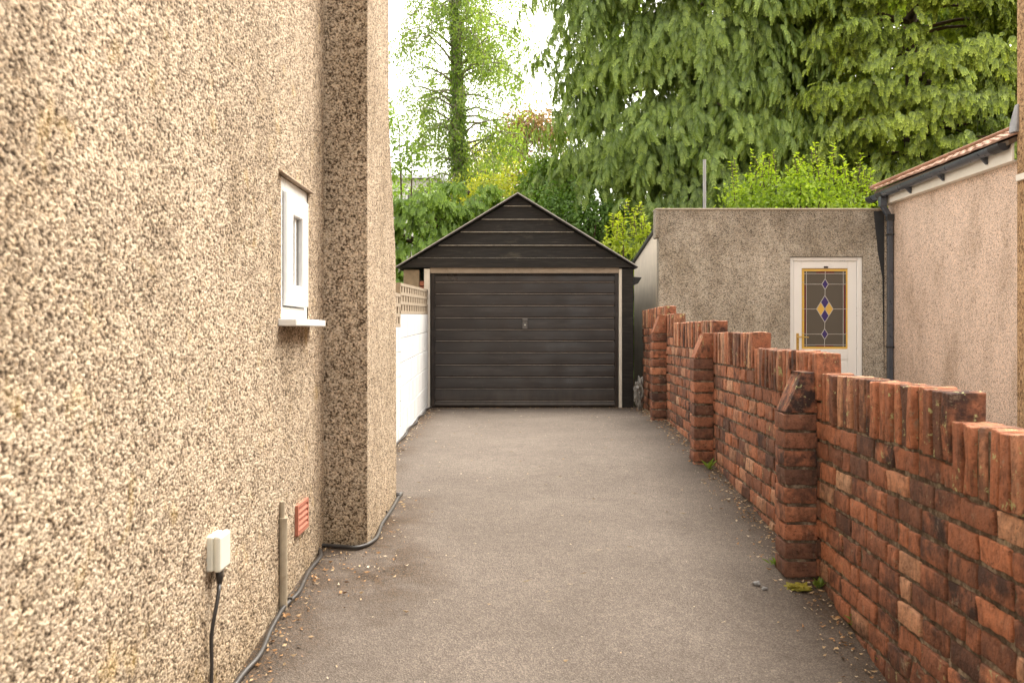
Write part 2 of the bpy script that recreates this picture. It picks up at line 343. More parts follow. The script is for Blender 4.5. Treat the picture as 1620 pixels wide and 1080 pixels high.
path = sheet('neighbour_path', np.linspace(1.86, 4.9, 8), np.arange(-4, 13, .3), plain('concrete_path', (.30, .27, .23), .9, .2, 5, .5), -.004); tag(path, kind='structure')
# ---------------------------------------------------------------- left house
house = empty('rendered_house', (-3, 2, float(gz(-3, 2))), 'pebbledashed house filling the left of the photo, with chimney breast and small white window', 'house')
WX = -.95; CXX = -.73
def wall_grid(name, mat, frame, u0, u1, v0, v1, step, hole=None, warp=None):
    """frame(u, v) -> xyz ; dense grid for true displacement"""
    nu = int((u1-u0)/step)+1; nv = int((v1-v0)/step)+1
    us = np.linspace(u0, u1, nu); vs = np.linspace(v0, v1, nv)
    if hole:
        for a in hole[:2]: us[np.argmin(abs(us-a))] = a
        for a in hole[2:]: vs[np.argmin(abs(vs-a))] = a
    U, Vv = np.meshgrid(us, vs); V = frame(U, Vv).reshape(-1, 3)
    i = np.arange(nu-1)[None, :]+np.arange(nv-1)[:, None]*nu; Q = np.stack([i, i+1, i+1+nu, i+nu], -1)
    if hole:
        uc = (us[1:]+us[:-1])/2; vc = (vs[1:]+vs[:-1])/2
        keep = ~(((uc > hole[0]) & (uc < hole[1]))[None, :] & ((vc > hole[2]) & (vc < hole[3]))[:, None]); Q = Q[keep]
    return np_mesh(name, V, Q.reshape(-1, 4), mat, house, smooth=True)
WY0, WY1, WZ0, WZ1 = 4.16, 4.705, zr(.055), zr(.645)
wall_grid('wall', M['dash'], lambda u, v: np.stack([np.full_like(u, WX), u, v], -1), 1.5, 5.13, -.1, 3.7, .0062, hole=(WY0, WY1, WZ0, WZ1))
mb = MB(); mb.box(-9, WX-.02, -4, 14, -.6, 7.5)    # rest of the house body
mb.box(-1.2, WX, -4, 1.5, -.6, 7.5); mb.box(-1.2, WX, 1.5, 5.15, 3.7, 7.5); 
mb.v = mb.v[:]
body = MB(); body.box(-9, WX-.12, -4, 8.3, -.6, 7.5); body.box(WX-.11, WX, -4, 1.5, -.6, 7.5); body.box(WX-.11, WX, 1.5, 5.15, 3.7, 7.5)
body.build('wall', M['dash_far'], house)
def farY(z): return np.interp(z-ZC, [-2, .0, .47, .85, 1.25, 6], [6.37, 6.37, 6.33, 6.17, 5.99, 5.97])
ch = empty  # chimney breast: camera-facing cheek, drive face, far cheek as one dense mesh
cV = []; cQ = []; zs = np.arange(-.1, 3.6, .0075); prof = []
us = np.concatenate([np.linspace(0, .235, 34)[:-1], np.linspace(.235, .235+1.25, 170)[:-1], np.linspace(1.485, 1.485+.22, 30)])
U, Z = np.meshgrid(us, zs)
fy = farY(Z)
rr = .02
X = np.where(U < .235, WX-.015+(U/.235)*(CXX-WX+.015), np.where(U < 1.485, CXX, CXX-(U-1.485)))
Yc = np.where(U < .235, 5.1, np.where(U < 1.485, 5.1+(U-.235)/1.25*(fy-5.1), fy))
# round the arrises a little
V = np.stack([X, Yc, Z], -1).reshape(-1, 3)
nu = len(us); i = np.arange(nu-1)[None, :]+np.arange(len(zs)-1)[:, None]*nu
np_mesh('chimney_breast', V, np.stack([i, i+1, i+1+nu, i+nu], -1).reshape(-1, 4), M['dash_chim'], house, smooth=True)
MB().box(WX-.1, CXX, 5.1, 5.97, 3.58, 9).build('chimney_breast', M['dash_far'], house)
# window
win = MB(); d = .055
for (a, b, c, e) in ((WY0, WY0+.045, WZ0, WZ1), (WY1-.045, WY1, WZ0, WZ1), (WY0+.045, WY1-.045, WZ1-.05, WZ1), (WY0+.045, WY1-.045, WZ0, WZ0+.05)):
    win.box(WX-.07, WX-.004, a, b, c, e)
wf = win.build('window', M['white_upvc'], house, bevel=.004)
cs = MB(); a0, a1, c0, c1 = WY0+.052, WY1-.05, WZ0+.057, WZ1-.056
for (a, b, c, e) in ((a0, a0+.125, c0, c1), (a1-.125, a1, c0, c1), (a0+.125, a1-.125, c1-.09, c1), (a0+.125, a1-.125, c0, c0+.09)):
    cs.box(WX-.055, WX+.014, a, b, c, e)
cs.build('casement', M['white_upvc'], wf, bevel=.006)
MB().box(WX-.03, WX-.003, WY0+.0455, a0-.0005, c0, c1).build('seal', M['bitumen'], wf)
MB().box(WX-.016, WX-.006, a0+.124, a1-.124, c0+.089, c1-.089).build('pane', M['glass_win'], wf)
MB().box(WX-.0055, WX-.001, (a0+a1)/2-.005, (a0+a1)/2+.022, c0+.09, c1-.09).build('glazing_bar', M['white_upvc'], wf)
MB().box(WX-.05, WX+.074, WY0-.05, WY1+.05, WZ0-.03, WZ0-.001).build('sill', M['sill'], wf, bevel=.004)
MB().prism([(WX-.05, WY0-.05, WZ1+.002), (WX+.022, WY0-.05, WZ1+.003), (WX+.018, WY0-.05, WZ1+.010), (WX-.05, WY0-.05, WZ1+.045)], (0, WY1-WY0+.1, 0)).build('lintel_drip', M['lintel'], wf, bevel=.003)
# air brick
ab = MB(); Ya, Yb_, za, zb = 4.385, 4.61, zr(-.905), zr(-.765)
Ya, Yb_ = .95*F/(810-466), .95*F/(810-483); za = zr(-(848-HY)/F*Ya); zb = zr(-(800-HY)/F*Ya)
ab.box(WX-.03, WX+.016, Ya, Ya+.018, za, zb).box(WX-.03, WX+.016, Yb_-.018, Yb_, za, zb).box(WX-.03, WX+.016, Ya+.018, Yb_-.018, zb-.014, zb).box(WX-.03, WX+.016, Ya+.018, Yb_-.018, za, za+.014)
ab.box(WX-.03, WX+.001, Ya+.018, Yb_-.018, za+.014, zb-.014)
for k in range(4):
    z0 = za+.018+k*(zb-za-.03)/4; ab.prism([(WX+.001, Ya+.018, z0), (WX+.017, Ya+.018, z0-.002), (WX+.017, Ya+.018, z0+.004), (WX+.001, Ya+.018, z0+.024)], (0, Yb_-Ya-.036, 0))
ab.build('air_brick', M['terracotta'], house)
# waste pipe / conduit
Yp = 4.13; zt, zm, zbm = zr(-(793-HY)/F*Yp), zr(-(820-HY)/F*Yp), float(gz(WX, Yp))+.0
pp = MB(); pp.tube([(WX+.012, Yp, zm-.01), (WX+.012, Yp, zt)], .011, 10); pp.tube([(WX+.016, Yp, zbm-.02), (WX+.016, Yp, zm)], .017, 12); pp.tube([(WX+.016, Yp, zm-.004), (WX+.016, Yp, zm+.004)], .0195, 12)
pp.build('pipe', M['conduit'], house, smooth=False)
# junction box with its cable
jb = empty('junction_box', (WX, 3.2, zr(-.75)), 'small aged white plastic electrical box on the pebbledashed wall', 'junction box')
Y0, Y1 = 3.147, 3.262; z0, z1 = zr(-.747), zr(-.637)
MB().box(WX-.02, WX+.020, Y0, Y1, z0, z1).build('back_box', M['box_plastic'], jb, bevel=.006)
MB().box(WX+.0205, WX+.043, Y0-.002, Y1+.002, z0-.002, z1+.002).build('lid', M['box_plastic'], jb, bevel=.008)
gl = MB(); gl.tube([(WX+.025, 3.2, z0+.002), (WX+.025, 3.2, z0-.02), (WX+.024, 3.2, z0-.05)], [.015, .013, .008], 12)
pts = [P(346, 935, 3.18), P(343, 955, 3.16), P(337, 985, 3.15), P(334, 1010, 3.15), P(335, 1050, 3.15), P(334, 1090, 3.15)]
for p in pts: p.x = max(p.x, WX+.012)
gl.tube([(WX+.024, 3.2, z0-.045)]+pts+[Vector((WX+.02, 3.13, float(gz(WX, 3.13))+.01))], .0062, 8)
gl.build('cable', M['cable'], jb, smooth=True)
# long black cable on the drive
cp = [(300, 1170), (350, 1082), (377, 1040), (402, 1000), (428, 967), (447, 956), (461, 938), (482, 908), (498, 882), (506, 864), (540, 863), (572, 863), (586, 855), (598, 832), (615, 808), (630, 790), (632, 783)]
pt = [gpt(a, b, .011) for a, b in cp]
for p_ in pt:
    if p_.y < 5.05: p_.x = max(p_.x, WX+.03)+.012*math.sin(p_.y*9)
    if p_.y > 5.04 and p_.x < CXX+.02:
        if p_.x < CXX-.03: p_.y = 5.05
        else: p_.x = CXX+.02+.006*math.sin(p_.y*11)
def smoothpts(p, n=6):
    o = []
    for i in range(len(p)-1):
        a, b, c, e = p[max(i-1, 0)], p[i], p[i+1], p[min(i+2, len(p)-1)]
        for k in range(n):
            t = k/n; o.append(.5*((2*b)+(c-a)*t+(2*a-5*b+4*c-e)*t*t+(3*b-a-3*c+e)*t**3))
    return o+[p[-1]]
pt += [Vector((-.74, 6.45, float(gz(-.74, 6.45))+.011)), Vector((-.9, 6.9, float(gz(-.9, 6.9))+.011))]
cb = MB(); sp = smoothpts(pt); cb.tube(sp, .0098, 8)
cbl = tag(cb.build('cable', M['cable'], smooth=True), 'long black cable lying along the foot of the pebbledashed house', 'cable')
for q in ((447, 954), (505, 864), (585, 855), (610, 814), (630, 788)):
    g = gpt(q[0], q[1], .014); g.x = max(g.x, WX+.03) if g.y < 5.05 else g.x
    MB().box(g.x-.012, g.x+.010, g.y-.006, g.y+.006, g.z-.004, g.z+.012).build('cable_clip', M['cable'], cbl, bevel=.002)
# ---------------------------------------------------------------- white block wall with pierced course
bw = empty('block_wall', (-1.05, 10, float(gz(-1.05, 10))), 'white painted block wall topped with pierced concrete blocks left of the garage', 'wall')
def wx(Y): return -1.007-.0154*(Y-8.8)
def slab(mb, Ya, Yb, za0, za1, zb0, zb1, off=0, th=.10, m=0):
    """wall slab between Y stations with own top/bottom heights (za0,za1 at Ya; zb0,zb1 at Yb)"""
    xa, xb = wx(Ya)+off, wx(Yb)+off
    return mb.add([(xa-th,Ya,za0),(xa,Ya,za0),(xb,Yb,zb0),(xb-th,Yb,zb0),(xa-th,Ya,za1),(xa,Ya,za1),(xb,Yb,zb1),(xb-th,Yb,zb1)],
        [(0,3,2,1),(4,5,6,7),(0,1,5,4),(1,2,6,5),(2,3,7,6),(3,0,4,7)], m)
rnd = random.Random(4)
def ptop(Y): return np.interp(Y, [6, 9.2, 9.2001, 12.9], [zr(.02), zr(.046), zr(.165), zr(.226)])
def ltop(Y): return np.interp(Y, [6, 9.2, 9.2001, 12.9], [zr(.32), zr(.345), zr(.448), zr(.54)])
blk = MB(); core = MB()
for (A, B) in ((6.5, 9.2), (9.2, 12.88)):
    slab(core, A, B, 0, ptop(A+.001)-.004, 0, ptop(B-.001)-.004, off=-.014, th=.08)
    for c in range(8):
        za = -.003-c*.225; n = 0; y = A+(.0 if c % 2 else -.22)
        while y < B:
            ya, yb = max(y, A)+.006, min(y+.45, B)-.006; y += .45
            if yb-ya < .03: continue
            o = rnd.uniform(-.001, .0016)
            slab(blk, ya, yb, ptop(min(max(ya, A+.01), B-.01))+za-.219, ptop(min(max(ya, A+.01), B-.01))+za, ptop(min(max(yb, A+.01), B-.01))+za-.219, ptop(min(max(yb, A+.01), B-.01))+za, off=o, th=.05)
core.build('mortar_bed', M['whiteblock'], bw); blk.build('painted_blocks', M['whiteblock'], bw, bevel=.004, segs=1)
lat = MB()
for (A, B, n) in ((7.0, 9.2, 8), (9.2, 12.86, 13)):
    A += .002; e = 1e-3
    def rowz(Y, f): Yc_ = min(max(Y, A+e), B-e); return ptop(Yc_)+(ltop(Yc_)-ptop(Yc_))*f
    fr = [0, .10, .30, .40, .60, .70, .90, 1.0]
    for k in range(0, 7, 2): slab(lat, A, B, rowz(A, fr[k]), rowz(A, fr[k+1]), rowz(B, fr[k]), rowz(B, fr[k+1]))
    for k in (1, 3, 5):
        L = (B-A)/n
        for j in range(n+1):
            c = A+j*L+(L/2 if k == 3 else 0); ya, yb = max(A, c-L*.27), min(B, c+L*.27)
            if yb-ya > .01: slab(lat, ya, yb, rowz(ya, fr[k]), rowz(ya, fr[k+1]), rowz(yb, fr[k]), rowz(yb, fr[k+1]), off=-.003, th=.09)
lat.build('pierced_blocks', M['screenblock'], bw)
cb2 = MB(); pz = [Vector((wx(Y)+.035+.015*math.sin(Y*5), Y, float(gz(wx(Y), Y))+.02+.012*abs(math.sin(Y*3)))) for Y in np.arange(7, 12.8, .2)]
cb2.tube(pz, .009, 7); tag(cb2.build('cable', M['cable'], smooth=True), 'dark cable loosely run along the base of the white block wall', 'cable')
# ---------------------------------------------------------------- garage
GY = 12.9; ga = empty('garage', (.08, GY, float(gz(0, GY))), 'black timber gabled garage with up-and-over door at the end of the drive', 'garage')
def g(x, y, Y=GY): p = P(x, y, Y); return p.x, p.z
GB = float(gz(0, GY))-.01
ax, az_ = g(819, 309); ex0, ez = g(628, 424); ex1, _ = g(1008, 424)
def edge_x(z, side):
    t = (az_-z)/(az_-ez); return ax+(ex0-ax)*t if side < 0 else ax+(ex1-ax)*t
gab = MB(); edg = MB()
ys = [309, 326, 347, 367, 388, 408, 424]
for i in range(len(ys)-1):
    zt_ = g(0, ys[i])[1]; zb_ = g(0, ys[i+1])[1]; inset = .03
    xl0, xr0 = edge_x(zt_, -1)+inset*(i > 0), edge_x(zt_, 1)-inset*(i > 0); xl1, xr1 = edge_x(zb_, -1)+inset, edge_x(zb_, 1)-inset
    yb = GY-.006; yt = GY+.012
    if i == len(ys)-2: yb = GY-.03; yt = GY-.028
    z0, z1 = zb_+.004, zt_-.002
    gab.add([(xl1, yb, z0), (xr1, yb, z0), (xr0, yt, z1), (xl0, yt, z1), (xl1, GY+.05, z0), (xr1, GY+.05, z0), (xr0, GY+.05, z1), (xl0, GY+.05, z1)],
            [(0,1,2,3),(7,6,5,4),(0,4,5,1),(1,5,6,2),(2,6,7,3),(3,7,4,0)])
    if i < len(ys)-2: edg.box(xl1+.02, xr1-.02, GY-.012, GY+.0, zb_-.006, zb_+.003)
gb = gab.build('gable', M['timber'], ga, bevel=.003, segs=1); edg.build('board_edge', M['timber_edge'], gb)
# roof sheets
rf = MB(); th = .02
for sx, e in ((-1, ex0), (1, ex1)):
    rf.prism([(ax, GY-.10, az_+.005), (e, GY-.10, ez+.0), (e, GY-.10, ez+th), (ax, GY-.10, az_+th+.008)], (0, 5.0, 0))
rfo = rf.build('roof', M['slate'], ga)
vg = MB()
for e in (ex0, ex1):
    vg.prism([(ax, GY-.115, az_+.012), (e, GY-.115, ez+.006), (e, GY-.115, ez+.018), (ax, GY-.115, az_+.025)], (0, .0145, 0))
vg.build('verge_strip', plain('pale_verge_metal', (.50, .49, .47), .5, .3, 8, dirt=((.1, .1, .1), .7)), rfo)
# side walls and back
sw = MB(); sw.box(g(640, 0)[0], g(668, 0)[0]-.08, GY+.3, GY+4.8, -.1, ez-.01); sw.box(g(990, 0)[0], g(1000, 0)[0], GY+.12, GY+4.8, -.1, ez-.01); sw.box(g(640, 0)[0], g(1000, 0)[0], GY+4.7, GY+4.8, -.1, ez)
sw.build('side_walls', M['timber'], ga)
x0, _ = g(638, 0); x1, _ = g(663, 0); x2, _ = g(671, 0)
MB().box(x0, x1, GY+.02, GY+.3, -.1, ez-.02).build('stone_pier', M['stone'], ga, bevel=.012)
bp = MB()
for k in range(30):
    z = -.05+k*.072
    if z+.064 < ez-.02: bp.box(x1+.004, x2-.002, GY+.03, GY+.25, z, z+.062)
bp.build('brick_pier', plain('pier_brick', (.33, .13, .08), .9, .3, 20, .6), ga, bevel=.004, segs=1)
jl, jr = g(671, 0)[0], g(680, 0)[0]; zl = g(0, 425)[1]-.002
MB().box(jl, jr, GY-.012, GY+.08, GB, zl).build('jamb', M['jamb'], ga, bevel=.004)
MB().box(g(979.5, 0)[0], g(984, 0)[0], GY-.0, GY+.08, GB, zl).build('jamb', M['jamb'], ga, bevel=.004)
zl2 = g(0, 432)[1]
MB().box(jr+.001, g(979.5, 0)[0]-.001, GY+.004, GY+.10, zl2, zl+.04).build('lintel', plain('lintel_paint', (.34, .28, .22), .7, .2, 10, dirt=((.12, .1, .08), .6)), ga, bevel=.003)
MB().box(g(984.2, 0)[0], g(1002, 0)[0], GY-.015, GY+.14, GB, zl).build('corner_post', M['timber'], ga, bevel=.006)
MB().prism([(g(1002, 0)[0], GY+.1, g(0, 437)[1]), (g(1017, 0)[0], GY+.1, g(0, 438)[1]), (g(1011, 0)[0], GY+.1, g(0, 448)[1]), (g(1002, 0)[0], GY+.1, g(0, 450)[1])], (0, 4.6, 0)).build('gutter', M['bitumen'], ga, bevel=.004)
DY = GY+.05; dx0, dzt = g(682, 432.4, DY); dx1, _ = g(978.5, 0, DY); dzb = float(gz(0, DY))+.012
dr = MB(); dr.box(dx0, dx1, DY+.02, DY+.05, dzb, dzt)
fr_ = .045
dr.box(dx0, dx0+fr_, DY, DY+.021, dzb, dzt).box(dx1-fr_, dx1, DY, DY+.021, dzb, dzt).box(dx0+fr_, dx1-fr_, DY, DY+.021, dzt-.016, dzt)
rib = MB(); lines = [433.8, 446.7, 465, 483.7, 503, 521.5, 539.5, 558, 577.5, 596.5, 615, 634.3, 647]
for i in range(len(lines)-1):
    a = g(0, lines[i], DY)[1]; b = max(g(0, lines[i+1], DY)[1], dzb); xa, xb = dx0+fr_+.004, dx1-fr_-.004
    # cambered pressed panel: recess at the top, swelling to the bottom edge
    n = 6; pv = []
    prof_ = [(DY+.018, b), (DY+.004, b+.006), (DY+.002, b+.02), (DY+.005, (a+b)/2), (DY+.011, a-.02), (DY+.016, a-.006), (DY+.018, a-.003)]
    vs = [(xa, p[0], p[1]) for p in prof_]+[(xb, p[0], p[1]) for p in prof_]; m = len(prof_)
    dr.add(vs, [(k, k+1, k+1+m, k+m) for k in range(m-1)]+[tuple(range(m)), tuple(range(m, 2*m))])
    if i > 0 and i < len(lines)-1: rib.box(xa+.01, xb-.01, DY+.0035, DY+.02, a-.0035, a+.0055)
do = dr.build('door', M['doorpaint'], ga)
rib.build('rib_edge', M['dooredge'], do, bevel=.002)
hx, hz0 = g(830.5, 520, DY); _, hz1 = g(0, 503, DY)
h = MB(); h.box(hx-.032, hx+.032, DY-.012, DY+.004, hz0, hz1); h.tube([(hx, DY-.012, hz0+.05), (hx, DY-.034, hz0+.05)], .016, 14); h.box(hx-.036, hx+.036, DY-.046, DY-.034, hz1-.035, hz1-.012); h.tube([(hx, DY-.034, hz1-.024), (hx, DY-.012, hz1-.024)], .01, 10)
h.build('handle', plain('worn_handle', (.13, .12, .115), .35, .3, 30, metal=.6), do, bevel=.003)
MB().tube([(hx, DY-.0345, hz0+.05), (hx, DY-.037, hz0+.05)], .009, 12).build('lock', plain('lock_face', (.6, .58, .52), .3, .1, 9, metal=.7), do)
# plastic litter beside the garage
pl = bmesh.new(); bmesh.ops.create_icosphere(pl, subdivisions=4, radius=1)
for v in pl.verts:
    n = mnoise.fractal(v.co*1.8, 1, 2, 5); v.co *= 1+.5*n; v.co = Vector((v.co.x*.055, v.co.y*.12, v.co.z*.17))
me = bpy.data.meshes.new('plastic_bag'); pl.to_mesh(me); pl.free()
o = link('plastic_bag', me, M['clear']); c = g(1010, 618, 12.3); o.location = (c[0]+.01, 12.3, c[1]-.02); tag(o, 'crumpled clear plastic bag wedged between garage post and brick wall', 'plastic bag')
# ---------------------------------------------------------------- brick wall
bk = empty('brick_wall', (1.45, 6, float(gz(1.45, 6))), 'stepped red brick garden wall with piers and upright coping bricks right of the drive', 'wall')
def brick_template(nx, ny, nz):
    V = {}; Q = []
    def vid(i, j, k):
        if (i, j, k) not in V: V[(i, j, k)] = len(V)
        return V[(i, j, k)]
    N = (nx, ny, nz)
    for ax_ in range(3):
        u, v = [(1, 2), (2, 0), (0, 1)][ax_]
        for side in (0, N[ax_]):
            for a in range(N[u]):
                for b in range(N[v]):
                    q = []
                    for da, db in ((0, 0), (1, 0), (1, 1), (0, 1)):
                        c = [0, 0, 0]; c[ax_] = side; c[u] = a+da; c[v] = b+db; q.append(vid(*c))
                    Q.append(q if side else q[::-1])
    P_ = np.zeros((len(V), 3))
    for (i, j, k), n in V.items(): P_[n] = (i/nx, j/ny, k/nz)
    return P_, np.array(Q)
TPL = brick_template(4, 7, 4)
rng = np.random.default_rng(11)
class Bricks:
    def __init__(s): s.V = []; s.Q = []; s.n = 0; s.A = {'tone': [], 'burn': [], 'lich': []}
    def add(s, c, dims, rot=None, tone=None, burn=None, lich=0., jit=.0055, rad=.0045, shape=None):
        T, Q = TPL; d = np.array(dims); TT = T.copy()
        for ax_, n_ in enumerate((4, 7, 4)):
            e_ = rad*1.1/d[ax_]; TT[:, ax_] = np.interp(T[:, ax_], [0, 1/n_, 1-1/n_, 1], [0, e_, 1-e_, 1])
        p = (TT-.5)*d
        # rounded arrises
        inner = np.clip(p, -(d/2-rad), d/2-rad); off = p-inner; L = np.linalg.norm(off, axis=1, keepdims=True)
        p = np.where(L > 1e-6, inner+off/np.maximum(L, 1e-6)*np.minimum(L, rad), p)
        sd_ = rng.uniform(-50, 50, 3)
        if rng.random() < .2: jit = jit*2.1
        nn = np.array([mnoise.noise_vector(Vector(q*16+sd_)) for q in p]); n2 = np.array([mnoise.noise_vector(Vector(q*45+sd_)) for q in p])
        p = p+nn*jit+n2*jit*.6
        if shape is not None: p = shape(p)
        if rot is not None: p = p@np.array(rot).T
        s.V.append(p+np.array(c)); s.Q.append(Q+s.n); s.n += len(p)
        for k, v in (('tone', rng.beta(2.2, 1.8) if tone is None else tone), ('burn', rng.random()**1.6 if burn is None else burn), ('lich', lich)): s.A[k].append(np.full(len(p), v))
    def build(s, name, mat, parent):
        return np_mesh(name, np.concatenate(s.V), np.concatenate(s.Q), mat, parent, {k: np.concatenate(v) for k, v in s.A.items()}, smooth=True)
def BX(Y): return 1.34+.02625*Y
CH = .094; SH = .235
SEG = [(.3, 3.26, -.283), (3.26, 4.80, -.187), (4.80, 6.29, -.091), (6.29, 7.75, .005), (7.75, 9.97, .099), (9.97, 10.66, .19), (10.66, 13.0, .28)]
SEG = [(a, b, -.283+CH*k) for k, (a, b, _) in enumerate(SEG)]
def topz(Y):
    for a, b, t in SEG:
        if a <= Y < b: return t
    return SEG[-1][2]
br = Bricks(); cop = Bricks(); mo = MB()
ang = math.atan(.02625); cr, sr = math.cos(-ang), math.sin(-ang); RZ = np.array([[cr, -sr, 0], [sr, cr, 0], [0, 0, 1]])
WT = .105
base = SEG[-1][2]-SH
for c in range(24):
    zt_ = base-c*CH; y = .1+(.115 if c % 2 else 0)+rng.uniform(-.02, .02)
    while y < 13.0:
        L = .23+rng.uniform(-.006, .006)
        if rng.random() < .15: L = .115
        yc = y+L/2; y += L
        ymin = min([a for a, b, t in SEG if zt_ <= t-SH+.02]+[13.0])
        if yc+L/2 < ymin+.03: continue
        if yc-L/2 < ymin: L = yc+L/2-ymin; yc = ymin+L/2
        if yc < .35 or yc > 12.98: continue
        X = BX(yc); gzv = float(gz(X, yc))-ZC
        if zt_ < gzv-.08: continue
        wob = .006*math.sin(yc*2.1+c*.4)
        br.add((X+WT/2+rng.uniform(-.004, .004), yc, ZC+zt_-CH/2+wob*.3+rng.uniform(-.002, .002)), (WT, L-.015, CH-.018), RZ, lich=float(rng.random() < .15)*.6)
for (a, b, t) in SEG:
    n = round((b-a)/.080); w = (b-a)/n; mo.box(0, 0, 0, 0, 0, 0) if False else None
    for k in range(n):
        yc = a+(k+.5)*w
        if yc < .4: continue
        lean = rng.normal(0, .022); R1 = np.array([[1, 0, 0], [0, math.cos(lean), -math.sin(lean)], [0, math.sin(lean), math.cos(lean)]])
        last = (k == 0); hw = w-.022+rng.uniform(-.010, .006)
        cop.add((BX(yc)+WT/2+rng.uniform(-.009, .009), yc, ZC+t-SH/2+rng.uniform(-.004, .004)), (WT+.01, hw, SH-.012), RZ@R1, tone=rng.beta(2.4, 1.6), lich=1.0 if rng.random() < .7 else .3, jit=.0045)
br.build('brickwork', M['brick'], bk); cop.build('coping', M['brick'], bk)
# mortar core, stepped
mo = MB()
for (a, b, t) in SEG:
    xa, xb = BX(a), BX(b); z0 = -.4; z1 = ZC+t-.016
    i0, i1 = .011, WT-.011
    a += .022; b += .022
    mo.add([(xa+i0,a,z0),(xa+i1,a,z0),(xb+i1,b,z0),(xb+i0,b,z0),(xa+i0,a,z1),(xa+i1,a,z1),(xb+i1,b,z1),(xb+i0,b,z1)],
        [(0,3,2,1),(4,5,6,7),(0,1,5,4),(1,2,6,5),(2,3,7,6),(3,0,4,7)])
mo.build('mortar', M['mortar'], bk)
# piers on the drive side
for (yf, t, pw) in ((4.86, SEG[1][2], .155), (7.74, SEG[3][2], .15), (10.57, SEG[5][2], .15), (1.9, SEG[0][2], .155)):
    pb = Bricks(); yl = .205; yc = yf+yl/2; X = BX(yc); zc_ = t-.2
    gzv = float(gz(X, yc))-ZC; c = 0
    while zc_-c*.0885 > gzv-.05:
        z = zc_-c*.0885-.0885/2
        dx = rng.uniform(-.003, .003)
        pb.add((X-pw/2+dx, yc, ZC+z), (pw, yl, .0885-.015), RZ, tone=rng.beta(1.8, 2.2), jit=.004); c += 1
    ob = pb.build('pier', M['brick'], bk)
    cpb = Bricks()
    def sh_cap(p, pw=pw):
        q = p.copy(); t_ = (q[:, 2]/.2+.5); left = (q[:, 0] < 0); q[:, 0] = np.where(left, q[:, 0]*(1-.0*t_)+t_*pw*.56*(-q[:, 0]/(pw*.5)), q[:, 0]); return q
    cpb.add((X-pw/2, yc, ZC+t-.103), (pw, yl, .194), RZ, tone=.55, lich=1, shape=sh_cap, jit=.004)
    cpb.build('pier_cap', M['brick'], ob)
    mm = MB(); a = math.tan(ang); mm.box(X-pw+.014, X+.02, yf+.012, yf+yl-.012, -.3, ZC+t-.2); mm.build('pier_mortar', M['mortar'], ob)
# dark stub where the wall meets the garage side
# ---------------------------------------------------------------- outbuilding
OY = 12.8; ob = empty('outbuilding', (3.2, OY, float(gz(3.2, OY))), 'flat-fronted grey roughcast outbuilding with stained glass door behind the brick wall', 'outbuilding')
def q(x, y, Y=OY): p = P(x, y, Y); return p.x, p.z
xl, zt0 = q(1043, 331); xp, zp = q(1037, 376); xr, zt1 = q(1402, 335); dxl, dzt_ = q(1250, 406); dxr, _ = q(1365.5, 0); zb_ = .1
wl = MB(); Dp = .22
wl.box(xl, dxl, OY, OY+Dp, zb_, zt0-.01).box(dxr, xr+.02, OY, OY+Dp, zb_, zt0-.01).box(dxl, dxr, OY, OY+Dp, dzt_, zt0-.01)
wl.build('wall', M['grey_dash'], ob)
pr = MB(); pr.box(xp, xl-.001, OY-.004, OY+Dp, zp, zt0-.012); pr.build('wall', M['grey_dash'], ob, bevel=.012)
ct = MB(); ct.box(xp-.004, xr+.02, OY-.012, OY+Dp+.02, zt0-.012, zt0+.012); ct.build('parapet_capping', plain('parapet_cap', (.40, .34, .27), .95, .3, 20, .8), ob, bevel=.011)
sdw = MB(); z1 = q(0, 356)[1]; xb, zb2 = (xl, ZC+(525-414)/F*15.4)
sdw.prism([(xl+.02, OY+Dp, -.1), (xl+.02, OY+Dp, z1), (xl+.02, 15.6, zb2-.02), (xl+.02, 15.6, -.1)], (.2, 0, 0)); sdw.build('side_wall', M['side_render'], ob)
MB().prism([(xl-.01, OY+Dp, z1), (xl-.01, OY+Dp, z1+.035), (xl-.01, 15.7, zb2+.02), (xl-.01, 15.7, zb2-.015)], (3.3, 0, 0)).build('roof', M['bitumen'], ob)
MB().prism([P(1382, 334, OY-.004), P(1399, 334, OY-.004), P(1399, 600, OY-.004), P(1396, 440, OY-.004), P(1389, 400, OY-.004)][::-1], (0, .003, 0)).build('bitumen_strip', M['bitumen'], ob)
# door
fz = zb_+.2; fw = .052
fr_m = MB(); YF = OY+.03
fr_m.box(dxl+.004, dxl+fw, YF, YF+.07, fz, dzt_-.004).box(dxr-fw-.012, dxr-.004, YF, YF+.07, fz, dzt_-.004).box(dxl+fw, dxr-fw-.012, YF, YF+.07, dzt_-fw, dzt_-.004)
fo = fr_m.build('door_frame', M['white_upvc'], ob, bevel=.006)
lx0, lx1, lz1 = dxl+fw+.004, dxr-fw-.016, dzt_-fw-.004; YL = OY+.045
gx0, gzt_ = q(1268.5, 424.5, YL); gx1, gzb = q(1341.5, 552, YL)
lf = MB(); lf.box(lx0, gx0, YL, YL+.05, fz+.01, lz1).box(gx1, lx1, YL, YL+.05, fz+.01, lz1).box(gx0, gx1, YL, YL+.05, gzt_, lz1).box(gx0, gx1, YL, YL+.05, gzb-.13, gzb).box(gx0, gx1, YL+.012, YL+.04, fz+.14, gzb-.13).box(gx0, gx1, YL, YL+.05, fz+.01, fz+.14)
lf.box(gx0+.03, gx1-.03, YL+.002, YL+.013, fz+.17, gzb-.16)
le = lf.build('door', M['white_upvc'], ob, bevel=.005)
YG = YL+.014
def dq(a, b): p = P(1230+a/4.5, 380+b/4.5, YG); return p.x, p.z
MB().box(gx0, gx1, YG+.004, YG+.012, gzb, gzt_).build('pane', M['glass_dark'], le)
